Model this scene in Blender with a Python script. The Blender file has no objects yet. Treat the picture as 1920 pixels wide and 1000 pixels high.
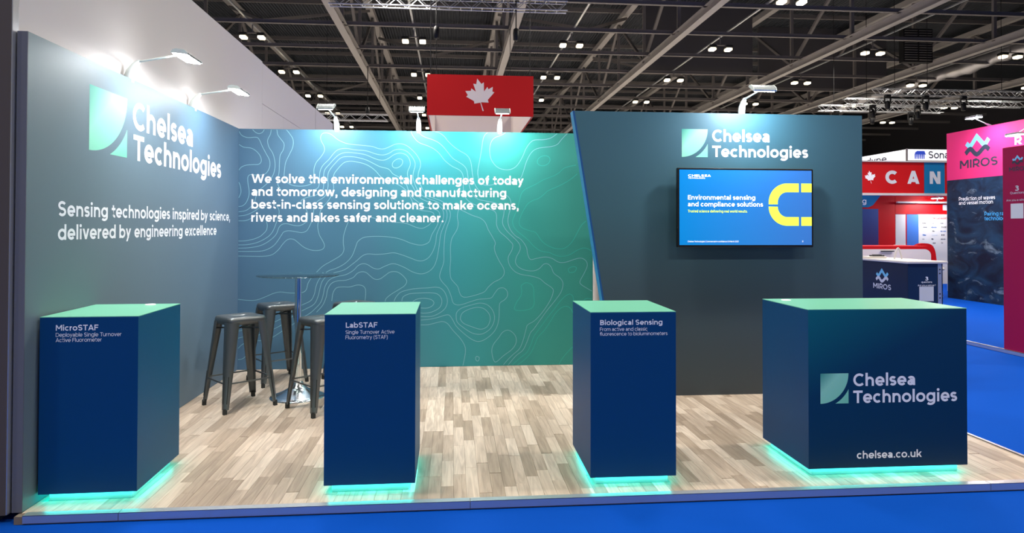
import bpy, math, random
from mathutils import Vector, Matrix
random.seed(7)
sc = bpy.context.scene
COL = sc.collection

# ------------------------------------------------------------------ camera
cd = bpy.data.cameras.new('camera'); cam = bpy.data.objects.new('camera', cd); COL.objects.link(cam)
cd.sensor_fit = 'HORIZONTAL'; cd.sensor_width = 36.0
cd.lens = 1269.76 * 36.0 / 1920.0
cd.shift_y = -91.453 / 1920.0
cd.clip_start = 0.05; cd.clip_end = 400
yaw, pitch, roll = 0.087793, 0.013908, 0.0020334
F = Vector((math.sin(yaw), math.cos(yaw), 0)); Rt = Vector((math.cos(yaw), -math.sin(yaw), 0)); U = Vector((0, 0, 1))
F2 = F * math.cos(pitch) + U * math.sin(pitch); U2 = U * math.cos(pitch) - F * math.sin(pitch)
R3 = Rt * math.cos(roll) + U2 * math.sin(roll); U3 = U2 * math.cos(roll) - Rt * math.sin(roll)
M = Matrix((R3, U3, -F2)).transposed().to_4x4(); M.translation = (0, 0, 1.48833)
cam.matrix_world = M
sc.camera = cam

# ------------------------------------------------------------------ world, exposure
w = bpy.data.worlds.new('hall_air'); sc.world = w; w.use_nodes = True
bg = w.node_tree.nodes['Background']; bg.inputs[0].default_value = (1.0, 0.97, 0.93, 1); bg.inputs[1].default_value = 0.26
vs = sc.view_settings
vs.view_transform = 'Standard'; vs.look = 'None'; vs.gamma = 1.0; vs.use_curve_mapping = False
vs.exposure = 0.0
HALL_LAMP_POWER = 380.0     # watts of each hall floodlight near the stand
ARM_LAMP = 400.0              # emission of the display arm lamps
LED_GLOW = 15.0              # emission of the strips below the plinths

# ------------------------------------------------------------------ helpers
def tag(o, label=None, cat=None, group=None, kind=None):
    if label: o['label'] = label
    if cat: o['category'] = cat
    if group: o['group'] = group
    if kind: o['kind'] = kind
    return o

def empty(name, loc=(0, 0, 0), rz=0.0, parent=None):
    o = bpy.data.objects.new(name, None); COL.objects.link(o)
    o.location = loc; o.rotation_euler = (0, 0, rz); o.empty_display_size = 0.1
    if parent: o.parent = parent
    return o

class MB:
    """collects faces, then links them as one mesh object"""
    def __init__(s): s.v = []; s.f = []; s.m = []; s.sm = []; s.xf = None
    def add(s, pts, faces, mi=0, smooth=False):
        b = len(s.v)
        s.v += [tuple(s.xf @ Vector(p)) for p in pts] if s.xf else [tuple(p) for p in pts]
        for fc in faces:
            s.f.append([b + i for i in fc]); s.m.append(mi); s.sm.append(smooth)
        return s
    def box(s, x0, x1, y0, y1, z0, z1, mi=0, bev=0.0):
        if bev <= 0:
            p = [(x0,y0,z0),(x1,y0,z0),(x1,y1,z0),(x0,y1,z0),(x0,y0,z1),(x1,y0,z1),(x1,y1,z1),(x0,y1,z1)]
            return s.add(p, [(3,2,1,0),(4,5,6,7),(0,1,5,4),(1,2,6,5),(2,3,7,6),(3,0,4,7)], mi)
        b = bev; rings = []
        for z, i in ((z0, b), (z0 + b, 0), (z1 - b, 0), (z1, b)):
            c = b if i == 0 else b * 1.0
            rings.append([(x0+i+c,y0+i,z),(x1-i-c,y0+i,z),(x1-i,y0+i+c,z),(x1-i,y1-i-c,z),(x1-i-c,y1-i,z),(x0+i+c,y1-i,z),(x0+i,y1-i-c,z),(x0+i,y0+i+c,z)])
        return s.loft(rings, True, True, mi)
    def loft(s, rings, cap0=True, cap1=True, mi=0, smooth=False, closed=True):
        n = len(rings[0]); p = [q for r in rings for q in r]; f = []
        for k in range(len(rings) - 1):
            for i in range(n if closed else n - 1):
                j = (i + 1) % n
                f.append((k*n+i, k*n+j, (k+1)*n+j, (k+1)*n+i))
        s.add(p, f, mi, smooth)
        if cap0: s.add(rings[0], [tuple(range(n))[::-1]], mi)
        if cap1: s.add(rings[-1], [tuple(range(n))], mi)
        return s
    def lathe(s, prof, n=32, cx=0, cy=0, mi=0, smooth=True, cap0=True, cap1=True):
        rings = [[(cx + r*math.cos(2*math.pi*k/n), cy + r*math.sin(2*math.pi*k/n), z) for k in range(n)] for r, z in prof]
        return s.loft(rings, cap0, cap1, mi, smooth)
    def tube(s, pts, r, n=8, mi=0, r1=None, smooth=True):
        pts = [Vector(p) for p in pts]; rings = []
        for i, p in enumerate(pts):
            d = (pts[min(i+1, len(pts)-1)] - pts[max(i-1, 0)]).normalized()
            a = d.cross(Vector((0, 0, 1)))
            if a.length < 1e-4: a = Vector((1, 0, 0))
            a.normalize(); b = d.cross(a)
            rr = r if r1 is None else r + (r1 - r) * i / (len(pts) - 1)
            rings.append([p + (a*math.cos(2*math.pi*k/n) + b*math.sin(2*math.pi*k/n)) * rr for k in range(n)])
        return s.loft(rings, True, True, mi, smooth)
    def bar(s, p, q, wd, ht, mi=0):
        p, q = Vector(p), Vector(q); d = (q - p).normalized()
        a = d.cross(Vector((0, 0, 1)))
        if a.length < 1e-4: a = Vector((1, 0, 0))
        a.normalize(); b = a.cross(d); a *= wd/2; b *= ht/2
        return s.loft([[c-a-b, c+a-b, c+a+b, c-a+b] for c in (p, q)], True, True, mi)
    def poly_prism(s, pts, o, u, v, nrm, th, mi=0):
        """flat outline given in (u, v) pulled out by th along nrm"""
        o, u, v, nrm = Vector(o), Vector(u), Vector(v), Vector(nrm)
        a = [o + u*x + v*y for x, y in pts]
        return s.loft([a, [q + nrm*th for q in a]], True, True, mi)
    def build(s, name, mat, parent=None, loc=None, rz=None):
        me = bpy.data.meshes.new(name); me.from_pydata(s.v, [], s.f)
        for mt in (mat if isinstance(mat, (list, tuple)) else [mat]): me.materials.append(mt)
        for p, mi, sm in zip(me.polygons, s.m, s.sm): p.material_index = mi; p.use_smooth = sm
        me.update()
        o = bpy.data.objects.new(name, me); COL.objects.link(o)
        if parent: o.parent = parent
        if loc: o.location = loc
        if rz is not None: o.rotation_euler = (0, 0, rz)
        return o

def copy_tree(o, parent=None):
    c = o.copy(); COL.objects.link(c); c.parent = parent
    for ch in [x for x in COL.objects if x.parent == o and x.type == 'MESH']: copy_tree(ch, c)
    return c

# ------------------------------------------------------------------ materials
def mat(name, col, rough=0.5, metal=0.0, spec=0.5, emit=None, es=0.0, trans=0.0, ior=1.45, bump=None):
    m = bpy.data.materials.new(name); m.use_nodes = True
    b = m.node_tree.nodes['Principled BSDF']
    b.inputs['Base Color'].default_value = (*col, 1); b.inputs['Roughness'].default_value = rough
    b.inputs['Metallic'].default_value = metal; b.inputs['Specular IOR Level'].default_value = spec
    b.inputs['IOR'].default_value = ior
    if trans: b.inputs['Transmission Weight'].default_value = trans
    if emit: b.inputs['Emission Color'].default_value = (*emit, 1); b.inputs['Emission Strength'].default_value = es
    if bump:
        nt = m.node_tree; nz = nt.nodes.new('ShaderNodeTexNoise'); bp = nt.nodes.new('ShaderNodeBump'); tc = nt.nodes.new('ShaderNodeTexCoord')
        nz.inputs['Scale'].default_value = bump[0]; bp.inputs['Strength'].default_value = bump[1]; bp.inputs['Distance'].default_value = 0.002
        nt.links.new(tc.outputs['Object'], nz.inputs['Vector']); nt.links.new(nz.outputs['Fac'], bp.inputs['Height']); nt.links.new(bp.outputs['Normal'], b.inputs['Normal'])
    return m

def print_gradient(name, axes, stops, rough=0.5, spec=0.55, coord='Object', sheen=0.0):
    """printed colour run across a panel: axes = (ax, ay, az, offset) turns object metres into 0..1"""
    m = mat(name, (1, 1, 1), rough, 0, spec); nt = m.node_tree; b = nt.nodes['Principled BSDF']
    if sheen: b.inputs['Sheen Weight'].default_value = sheen; b.inputs['Sheen Roughness'].default_value = 0.6
    tc = nt.nodes.new('ShaderNodeTexCoord'); dp = nt.nodes.new('ShaderNodeVectorMath'); dp.operation = 'DOT_PRODUCT'
    dp.inputs[1].default_value = axes[:3]; ad = nt.nodes.new('ShaderNodeMath'); ad.operation = 'ADD'; ad.inputs[1].default_value = axes[3]
    cr = nt.nodes.new('ShaderNodeValToRGB'); el = cr.color_ramp.elements
    for i, (p, c) in enumerate(stops):
        e = el[i] if i < 2 else el.new(p)
        e.position = p; e.color = (*c, 1)
    nt.links.new(tc.outputs[coord], dp.inputs[0]); nt.links.new(dp.outputs['Value'], ad.inputs[0]); nt.links.new(ad.outputs[0], cr.inputs[0]); nt.links.new(cr.outputs[0], b.inputs['Base Color'])
    return m

def S(r, g, b):      # 8-bit display colour to linear
    f = lambda c: ((c/255+0.055)/1.055)**2.4 if c > 10 else c/255/12.92
    return (f(r), f(g), f(b))

def plank_mat(name, island):
    m = mat(name, (1, 1, 1), 0.38, 0, 0.45); nt = m.node_tree; N = nt.nodes; L = nt.links; b = N['Principled BSDF']
    geo = N.new('ShaderNodeNewGeometry')
    if island: rnd = geo.outputs['Random Per Island']
    else: rnd = N.new('ShaderNodeObjectInfo').outputs['Random']
    mp = N.new('ShaderNodeMapping'); mp.inputs['Scale'].default_value = (26, 1.9, 1)
    cx = N.new('ShaderNodeCombineXYZ'); ml = N.new('ShaderNodeMath'); ml.operation = 'MULTIPLY'; ml.inputs[1].default_value = 37.0
    L.new(rnd, ml.inputs[0]); L.new(ml.outputs[0], cx.inputs[0]); L.new(ml.outputs[0], cx.inputs[1]); L.new(cx.outputs[0], mp.inputs['Location']); L.new(geo.outputs['Position'], mp.inputs['Vector'])
    nz = N.new('ShaderNodeTexNoise'); nz.inputs['Scale'].default_value = 1.0; nz.inputs['Detail'].default_value = 5; nz.inputs['Distortion'].default_value = 1.6
    L.new(mp.outputs[0], nz.inputs['Vector'])
    base = N.new('ShaderNodeValToRGB'); e = base.color_ramp.elements
    e[0].position = 0; e[0].color = (*S(166, 150, 133), 1); e[1].position = 1; e[1].color = (*S(214, 201, 185), 1)
    for p, c in ((0.25, S(184, 168, 151)), (0.5, S(197, 182, 165)), (0.75, S(205, 191, 175))):
        q = e.new(p); q.color = (*c, 1)
    base.color_ramp.interpolation = 'CONSTANT'
    L.new(rnd, base.inputs[0])
    gr = N.new('ShaderNodeValToRGB'); g = gr.color_ramp.elements
    g[0].position = 0.32; g[0].color = (0.68, 0.65, 0.62, 1); g[1].position = 0.66; g[1].color = (1.06, 1.05, 1.04, 1)
    L.new(nz.outputs['Fac'], gr.inputs[0])
    mx = N.new('ShaderNodeMix'); mx.data_type = 'RGBA'; mx.blend_type = 'MULTIPLY'; mx.inputs[0].default_value = 1.0
    L.new(base.outputs[0], mx.inputs[6]); L.new(gr.outputs[0], mx.inputs[7]); L.new(mx.outputs[2], b.inputs['Base Color'])
    return m

def ocean_mat(name):
    m = mat(name, (0.01, 0.02, 0.05), 0.55, 0, 0.3); nt = m.node_tree; N = nt.nodes; L = nt.links; b = N['Principled BSDF']
    tc = N.new('ShaderNodeTexCoord'); mp = N.new('ShaderNodeMapping'); mp.inputs['Scale'].default_value = (1.2, 1.2, 2.2)
    L.new(tc.outputs['Object'], mp.inputs[0])
    n1 = N.new('ShaderNodeTexNoise'); n1.inputs['Scale'].default_value = 1.5; n1.inputs['Detail'].default_value = 8; n1.inputs['Distortion'].default_value = 1.2
    n2 = N.new('ShaderNodeTexNoise'); n2.inputs['Scale'].default_value = 1.7; n2.inputs['Detail'].default_value = 12; n2.inputs['Roughness'].default_value = 0.62; n2.inputs['Distortion'].default_value = 1.2
    L.new(mp.outputs[0], n1.inputs[0]); L.new(mp.outputs[0], n2.inputs[0])
    r1 = N.new('ShaderNodeValToRGB'); e = r1.color_ramp.elements; e[0].position = 0.35; e[0].color = (*S(10, 18, 42), 1); e[1].position = 0.72; e[1].color = (*S(28, 62, 92), 1)
    r2 = N.new('ShaderNodeValToRGB'); e = r2.color_ramp.elements; e[0].position = 0.58; e[0].color = (0, 0, 0, 1); e[1].position = 0.74; e[1].color = (0.55, 0.55, 0.55, 1)
    L.new(n1.outputs[0], r1.inputs[0]); L.new(n2.outputs[0], r2.inputs[0])
    mx = N.new('ShaderNodeMix'); mx.data_type = 'RGBA'; mx.inputs[7].default_value = (*S(170, 190, 205), 1)
    L.new(r2.outputs[0], mx.inputs[0]); L.new(r1.outputs[0], mx.inputs[6]); L.new(mx.outputs[2], b.inputs['Base Color'])
    return m

def deck_mat(name):
    m = mat(name, S(76, 80, 88), 0.6, 0, 0.3); nt = m.node_tree; N = nt.nodes; L = nt.links; b = N['Principled BSDF']
    tc = N.new('ShaderNodeTexCoord'); wv = N.new('ShaderNodeTexWave'); wv.bands_direction = 'X'; wv.inputs['Scale'].default_value = 1.6; wv.wave_profile = 'SIN'
    bp = N.new('ShaderNodeBump'); bp.inputs['Strength'].default_value = 1.0; bp.inputs['Distance'].default_value = 0.25
    L.new(tc.outputs['Object'], wv.inputs['Vector']); L.new(wv.outputs['Fac'], bp.inputs['Height']); L.new(bp.outputs[0], b.inputs['Normal'])
    return m

M_ = {}
M_['mint'] = mat('mint_laminate', S(112, 188, 158), 0.30, 0, 0.5)
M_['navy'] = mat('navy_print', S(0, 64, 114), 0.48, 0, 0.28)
M_['teal_side'] = mat('teal_side_face', S(0, 84, 122), 0.48, 0, 0.28)  # side faces lighter and greener than the front
M_['navy_side'] = mat('navy_side_face', S(0, 62, 108), 0.48, 0, 0.28)  # side faces slightly darker than the front
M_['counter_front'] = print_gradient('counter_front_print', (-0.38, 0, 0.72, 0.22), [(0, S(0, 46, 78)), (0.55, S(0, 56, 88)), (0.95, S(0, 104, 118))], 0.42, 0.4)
M_['white'] = mat('white_print', S(244, 246, 250), 0.5, 0, 0.3)
M_['contour'] = mat('contour_print', S(128, 176, 190), 0.6, 0, 0.2)
M_['contour_g'] = mat('contour_print_green', S(60, 172, 160), 0.6, 0, 0.2)
M_['logo'] = print_gradient('logo_print', (1.0, 1.0, 0.0, 0.0), [(0.0, S(60, 150, 138)), (0.35, S(150, 224, 196)), (1.0, S(120, 208, 176))], 0.5, 0.3, 'UV')
M_['alu'] = mat('brushed_aluminium', S(206, 208, 212), 0.32, 0.8, 0.5, bump=(60, 0.15))
M_['white_wall'] = mat('white_painted_panel', S(206, 200, 197), 0.7, 0, 0.2)
M_['dark_wall'] = mat('dark_brown_panel', S(84, 76, 72), 0.6, 0, 0.3)
M_['carpet'] = mat('blue_carpet', S(0, 70, 170), 0.95, 0, 0.1, bump=(420, 0.5))
M_['concrete'] = mat('grey_bounce_concrete', S(190, 184, 178), 0.8)
M_['deck_edge'] = mat('platform_board', S(120, 108, 96), 0.8)
M_['gunmetal'] = mat('gunmetal_lacquer', S(104, 108, 110), 0.36, 0.75, 0.5, bump=(90, 0.06))
M_['rubber'] = mat('black_rubber', S(36, 38, 38), 0.7)
M_['chrome'] = mat('chrome', S(235, 238, 240), 0.17, 1.0, 0.5)
M_['glass'] = mat('clear_green_glass', S(214, 240, 232), 0.01, 0, 0.5, trans=1.0, ior=1.5)
M_['glass_rim'] = mat('polished_glass_rim', S(40, 150, 128), 0.08, 0, 0.6, trans=0.6, ior=1.5)
M_['lamp_white'] = mat('lamp_plastic', S(222, 232, 228), 0.4, 0, 0.5)
M_['lamp_grey'] = mat('lamp_housing', S(176, 186, 190), 0.25, 0.7, 0.5)
M_['arm_led'] = mat('arm_lamp_diffuser', (1, 1, 1), 0.5, emit=(0.93, 0.97, 1.0), es=ARM_LAMP)
M_['arm_led_wide'] = mat('arm_lamp_wide_diffuser', (1, 1, 1), 0.5, emit=(0.93, 0.97, 1.0), es=ARM_LAMP*0.60)
M_['led'] = mat('cyan_led', (0.1, 1, 0.8), 0.5, emit=(0.0, 1.0, 0.92), es=LED_GLOW)
M_['plinth_base'] = mat('plinth_base_board', S(200, 226, 220), 0.5)
M_['bezel'] = mat('black_bezel', S(14, 15, 18), 0.3)
M_['plank'] = plank_mat('oak_vinyl_plank', False)
M_['plank_i'] = plank_mat('oak_vinyl_plank_far', True)
M_['wall_left'] = print_gradient('left_wall_print', (0, 1/3.53, 0, 0), [(0, S(84, 104, 110)), (0.45, S(76, 104, 122)), (1.0, S(44, 88, 120))], sheen=0.12)
M_['wall_back'] = print_gradient('back_wall_print', (1/3.745, 0, 0.03, 0.0), [(0, S(52, 92, 124)), (0.40, S(44, 106, 130)), (0.62, S(10, 134, 142)), (0.85, S(10, 140, 130)), (1.0, S(10, 130, 118))], sheen=0.32)
M_['wall_tv'] = print_gradient('tv_wall_print', (0, 0, 1/2.51, 0), [(0, S(48, 54, 60)), (0.3, S(46, 66, 78)), (0.65, S(44, 86, 100)), (1.0, S(44, 92, 110))], sheen=0.12)
M_['edge_light'] = mat('edge_blue_fabric', S(34, 122, 172), 0.6)
M_['edge_dark'] = mat('edge_deep_blue', S(0, 74, 138), 0.6)
M_['wall_end'] = mat('grey_blue_fabric', S(98, 100, 108), 0.7)
M_['steel'] = mat('grey_painted_steel', S(168, 163, 160), 0.5, 0.0, 0.4)
M_['steel_d'] = mat('dark_painted_steel', S(118, 113, 111), 0.55, 0.0, 0.4)
M_['deck'] = deck_mat('corrugated_roof_deck')
M_['hall_dark'] = mat('dark_hall_lining', S(84, 82, 86), 0.8, 0, 0.2)
M_['black'] = mat('black_metal', S(24, 24, 26), 0.5)
M_['flood'] = mat('warm_flood_lens', (1, 1, 1), 0.5, emit=(1.0, 0.84, 0.55), es=4.0)
M_['red'] = mat('red_fabric', S(180, 6, 14), 0.65, 0, 0.25)
M_['red2'] = mat('deep_red_print', S(190, 6, 14), 0.55, 0, 0.3)
M_['lining'] = mat('pale_lining', S(214, 200, 196), 0.7)
M_['foil'] = mat('foil_duct', S(190, 188, 192), 0.35, 0.8, 0.5, bump=(9, 1.0))
M_['sky_blue'] = mat('pale_blue_print', S(112, 186, 224), 0.5)
M_['ink'] = mat('dark_slate_print', S(40, 48, 66), 0.5)
M_['pink'] = mat('pink_fabric', S(208, 44, 108), 0.6, 0, 0.25)
M_['magenta'] = mat('magenta_panel', S(150, 4, 66), 0.5, 0, 0.3)
M_['ocean'] = ocean_mat('ocean_print')
M_['night'] = mat('night_blue_panel', S(10, 24, 48), 0.4)
M_['night2'] = mat('slate_blue_panel', S(14, 40, 72), 0.4)
M_['grey_txt'] = mat('grey_print', S(190, 194, 206), 0.5)
M_['card'] = mat('pale_card', S(206, 210, 216), 0.5)
M_['can_blue'] = mat('petrol_blue_print', S(0, 112, 164), 0.5)
M_['mid_blue'] = mat('mid_blue_panel', S(66, 112, 186), 0.5)
M_['indigo'] = print_gradient('indigo_panel_print', (0, 0, 0.7, -0.75), [(0, S(54, 36, 92)), (1, S(44, 92, 160))], 0.5)
M_['cyan_txt'] = mat('cyan_print', S(70, 170, 232), 0.5)
M_['lightbox'] = mat('lightbox_face', (1, 1, 1), 0.5, emit=(1, 0.98, 0.96), es=0.45)
M_['screen'] = print_gradient('screen_face', (1, 0, 0, 0), [(0, S(0, 118, 190)), (1, S(50, 104, 176))], 0.25, 0.5, 'UV')
def glow(m, k):     # a lit display shows its own colours
    nt = m.node_tree; b = nt.nodes['Principled BSDF']; src = b.inputs['Base Color']
    if src.is_linked: nt.links.new(src.links[0].from_socket, b.inputs['Emission Color'])
    else: b.inputs['Emission Color'].default_value = src.default_value
    b.inputs['Emission Strength'].default_value = k
    return m
glow(M_['screen'], 0.75)
M_['scr_white'] = glow(mat('screen_white', (1, 1, 1), 0.4), 0.8)
M_['scr_lime'] = glow(mat('screen_lime', S(226, 255, 76), 0.4), 0.8)

# ------------------------------------------------------------------ lettering: geometric sans drawn as flat strokes, cap height 1
def _arc(cx, cy, rx, ry, a0, a1, n=14):
    return [(cx + rx*math.cos(math.radians(a0+(a1-a0)*k/n)), cy + ry*math.sin(math.radians(a0+(a1-a0)*k/n))) for k in range(n+1)]
XH, ASC, DSC = 0.745, 1.05, -0.28
def glyph(ch, s):
    """ink width and strokes: L polyline, C closed polyline, D slanted bar with level ends, O disc"""
    h = s/2; X = XH
    def es(w, H, y0=0):      # the S spine
        r = (H-2*h)/4; rx = w/2-h
        return [('L', _arc(w/2, y0+H-h-r, rx, r, 28, 270) + _arc(w/2, y0+h+r, rx, r, 90, -152)[1:])]
    if ch == 'a':
        w = .65; ry = (.45-s)/2; cy = h+ry; rt = w/2-h*1.1
        return w, [('L', _arc(w/2-.01, X-h-rt*.8, rt+.01, rt*.8, 150, 0)+[(w-h, 0)]), ('L', [(w-h, .45-h), (w*.42, .45-h)]+_arc(w*.42, cy, w*.42-h, ry, 90, 270)+[(w*.5, h), (w-h, h*1.9)])]
    if ch in 'bdpqg':
        w = .78; bowl = ('C', _arc(w/2, X/2, w/2-h, X/2-h+.012, 0, 360, 26)[:-1])
        if ch == 'b': return w, [bowl, ('L', [(h, 0), (h, ASC)])]
        if ch == 'd': return w, [bowl, ('L', [(w-h, 0), (w-h, ASC)])]
        if ch == 'p': return w, [bowl, ('L', [(h, DSC), (h, X)])]
        if ch == 'q': return w, [bowl, ('L', [(w-h, DSC), (w-h, X)])]
        ry = .22
        return w, [bowl, ('L', [(w-h, X), (w-h, DSC+h+ry)]+_arc(w/2-.02, DSC+h+ry, w/2-h+.02, ry, 0, -140)[1:])]
    if ch == 'c': w = .70; return w, [('L', _arc(w/2+.03, X/2, w/2-h+.03, X/2-h+.012, 46, 314, 22))]
    if ch == 'e': w = .77; return w, [('L', [(h, X*.5-.02), (w-h*1.2, X*.5-.02)]), ('L', [(w-h, X*.5-h*.9-.02)]+_arc(w/2, X/2, w/2-h, X/2-h+.012, 8, 318, 24))]
    if ch == 'f': w = .46; xs = .12+h; return w, [('L', [(xs, 0), (xs, ASC-h-.2)]+_arc(xs+.18, ASC-h-.2, .18, .2, 180, 85)), ('L', [(0, X-h), (w*.96, X-h)])]
    if ch in 'nhr':
        w = .70; r = w/2-h; st = ASC if ch == 'h' else X
        if ch == 'r': return .45, [('L', [(h, 0), (h, X)]), ('L', _arc(h+.30, X-h-.28, .30, .28, 175, 88))]
        return w, [('L', [(h, 0), (h, st)]), ('L', _arc(w/2, X-h-r*.95, r, r*.95, 180, 0)+[(w-h, 0)])]
    if ch == 'm':
        w = 1.16; r = (w-s)/4
        return w, [('L', [(h, 0), (h, X)]), ('L', _arc(h+r, X-h-r, r, r, 180, 0)+[(h+2*r, 0)]), ('L', _arc(h+3*r, X-h-r, r, r, 180, 0)+[(w-h, 0)])]
    if ch == 'u': w = .70; r = w/2-h; return w, [('L', [(h, X)]+_arc(w/2, h+r*.95, r, r*.95, 180, 360)+[(w-h, X)]), ('L', [(w-h, 0), (w-h, X)])]
    if ch == 'i': return s*1.1, [('L', [(s*.55, 0), (s*.55, X)]), ('O', (s*.55, X+.21, s*.62))]
    if ch == 'l': return s, [('L', [(h, 0), (h, ASC)])]
    if ch == 'k': w = .72; return w, [('L', [(h, 0), (h, ASC)]), ('D', (h*1.6, .22, w-s*.62, X)), ('D', (w-s*.55, 0, .36, .40))]
    if ch == 'o': w = .80; return w, [('C', _arc(w/2, X/2, w/2-h, X/2-h+.012, 0, 360, 26)[:-1])]
    if ch == 's': return .58, es(.58, X+.02, -.01)
    if ch == 't': w = .47; xs = .11+h; return w, [('L', [(xs, .94), (xs, h+.13)]+_arc(xs+.16, h+.13, .16, .13, 180, 290)), ('L', [(0, X-h), (w*.97, X-h)])]
    if ch == 'v': w = .70; return w, [('D', (w/2, 0, s*.52, X)), ('D', (w/2, 0, w-s*.52, X))]
    if ch == 'w': w = 1.12; return w, [('D', (w*.29, 0, s*.5, X)), ('D', (w*.29, 0, w*.5, X)), ('D', (w*.71, 0, w*.5, X)), ('D', (w*.71, 0, w-s*.5, X))]
    if ch == 'x': w = .70; return w, [('D', (s*.55, 0, w-s*.55, X)), ('D', (w-s*.55, 0, s*.55, X))]
    if ch == 'y': w = .70; return w, [('D', (w/2, 0, s*.52, X)), ('D', (w*.23, DSC, w-s*.52, X))]
    if ch == 'A': w = .96; return w, [('D', (s*.55, 0, w/2, 1)), ('D', (w-s*.55, 0, w/2, 1)), ('L', [(w*.22, .27), (w*.78, .27)])]
    if ch in 'BPR':
        w = .80; st = ('L', [(h, 0), (h, 1)])
        if ch == 'B': return w, [st, ('L', [(h, 1-h), (w*.5, 1-h)]+_arc(w*.5, .75-h*.5, w*.42-h, .25-h*.5, 90, -90)+[(h, .5)]), ('L', [(h, .5), (w*.54, .5)]+_arc(w*.54, .25+h*.5, w*.46-h, .25-h*.5, 90, -90)+[(h, h)])]
        pb = ('L', [(h, 1-h), (w*.5, 1-h)]+_arc(w*.5, .66-h*.3, w*.5-h, .34-h*.7, 90, -90)+[(h, .32+h*.4)])
        return w, [st, pb] + ([('D', (w-s*.55, 0, w*.5, .36))] if ch == 'R' else [])
    if ch == 'C': w = .90; return w, [('L', _arc(w/2+.06, .5, w/2-h+.06, .5-h+.012, 46, 314, 24))]
    if ch == 'D': w = .92; return w, [('L', [(h, 0), (h, 1)]), ('L', [(h, 1-h), (w*.42, 1-h)]+_arc(w*.42, .5, w*.58-h, .5-h, 90, -90, 18)+[(h, h)])]
    if ch in 'EF': w = .68; return w, [('L', [(h, 0), (h, 1)]), ('L', [(h, 1-h), (w, 1-h)]), ('L', [(h, .5), (w*.9, .5)])] + ([('L', [(h, h), (w, h)])] if ch == 'E' else [])
    if ch == 'G': w = .96; return w, [('L', _arc(w/2+.02, .5, w/2-h+.02, .5-h+.012, 46, 330, 24)+[(w-h, .5)]), ('L', [(w*.56, .48), (w, .48)])]
    if ch == 'H': w = .88; return w, [('L', [(h, 0), (h, 1)]), ('L', [(w-h, 0), (w-h, 1)]), ('L', [(h, .5), (w-h, .5)])]
    if ch == 'I': return s, [('L', [(h, 0), (h, 1)])]
    if ch == 'L': w = .64; return w, [('L', [(h, 0), (h, 1)]), ('L', [(h, h), (w, h)])]
    if ch == 'M': w = 1.06; return w, [('L', [(h, 0), (h, 1)]), ('L', [(w-h, 0), (w-h, 1)]), ('D', (w/2, .3, s*.6, 1)), ('D', (w/2, .3, w-s*.6, 1))]
    if ch == 'N': w = .88; return w, [('L', [(h, 0), (h, 1)]), ('L', [(w-h, 0), (w-h, 1)]), ('D', (w-s*.62, 0, s*.62, 1))]
    if ch in 'OQ0':
        w = 1.04 if ch != '0' else .72
        return w, [('C', _arc(w/2, .5, w/2-h, .5-h+.012, 0, 360, 30)[:-1])] + ([('D', (w*.85, -.12, w*.6, .25))] if ch == 'Q' else [])
    if ch == 'S': return .74, es(.74, 1.02, -.01)
    if ch == 'T': w = .80; return w, [('L', [(w/2, 0), (w/2, 1)]), ('L', [(0, 1-h), (w, 1-h)])]
    if ch == 'U': w = .86; r = w/2-h; return w, [('L', [(h, 1)]+_arc(w/2, h+r, r, r, 180, 360)+[(w-h, 1)])]
    if ch == 'W': w = 1.48; return w, [('D', (w*.28, 0, s*.55, 1)), ('D', (w*.28, 0, w*.5, 1)), ('D', (w*.72, 0, w*.5, 1)), ('D', (w*.72, 0, w-s*.55, 1))]
    if ch == '2': w = .68; return w, [('L', _arc(w/2, .7, w/2-h, .3-h, 160, -25)+[(h*1.4, h)]), ('L', [(0, h), (w, h)])]
    if ch == '3': w = .68; return w, [('L', _arc(w*.46, .74, w*.42-h*.7, .26-h, 150, -90)+_arc(w*.46, .26+h*.3, w*.54-h, .27-h*.6, 90, -150)[1:])]
    if ch == '5': w = .68; return w, [('L', [(w*.92, 1-h), (h*1.6, 1-h), (h*1.3, .56)]+_arc(w*.44, .33, w*.56-h, .32-h, 110, -145))]
    if ch == '6': w = .74; return w, [('C', _arc(w/2, .33, w/2-h, .33-h, 0, 360, 22)[:-1]), ('L', _arc(w*.62, .45, w*.62-h, .55-h, 180, 75))]
    if ch == '.': return s*1.15, [('O', (s*.58, s*.52, s*.60))]
    if ch == ',': return s*1.15, [('O', (s*.58, s*.52, s*.60)), ('D', (s*.42, -.2, s*.7, s*.5))]
    if ch == '-': return .36, [('L', [(0, .36), (.36, .36)])]
    if ch == '|': return s, [('L', [(h, -.2), (h, 1.1)])]
    if ch == '(': return .3, [('L', _arc(.42, .4, .42-h, .68, 115, 245))]
    if ch == ')': return .3, [('L', _arc(-.12, .4, .42-h, .68, 65, -65))]
    if ch == '?': w = .62; return w, [('L', _arc(w*.47, .72, w*.5-h, .28-h, 160, -60)+[(w*.5, .28)]), ('O', (w*.5, s*.5, s*.6))]
    return .3, []
ROUND = set('ocegdqaCOGQ'); ROUND_R = set('obpCODBPR0'); OPEN = set('rvwxykftTAWFLE')
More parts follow.
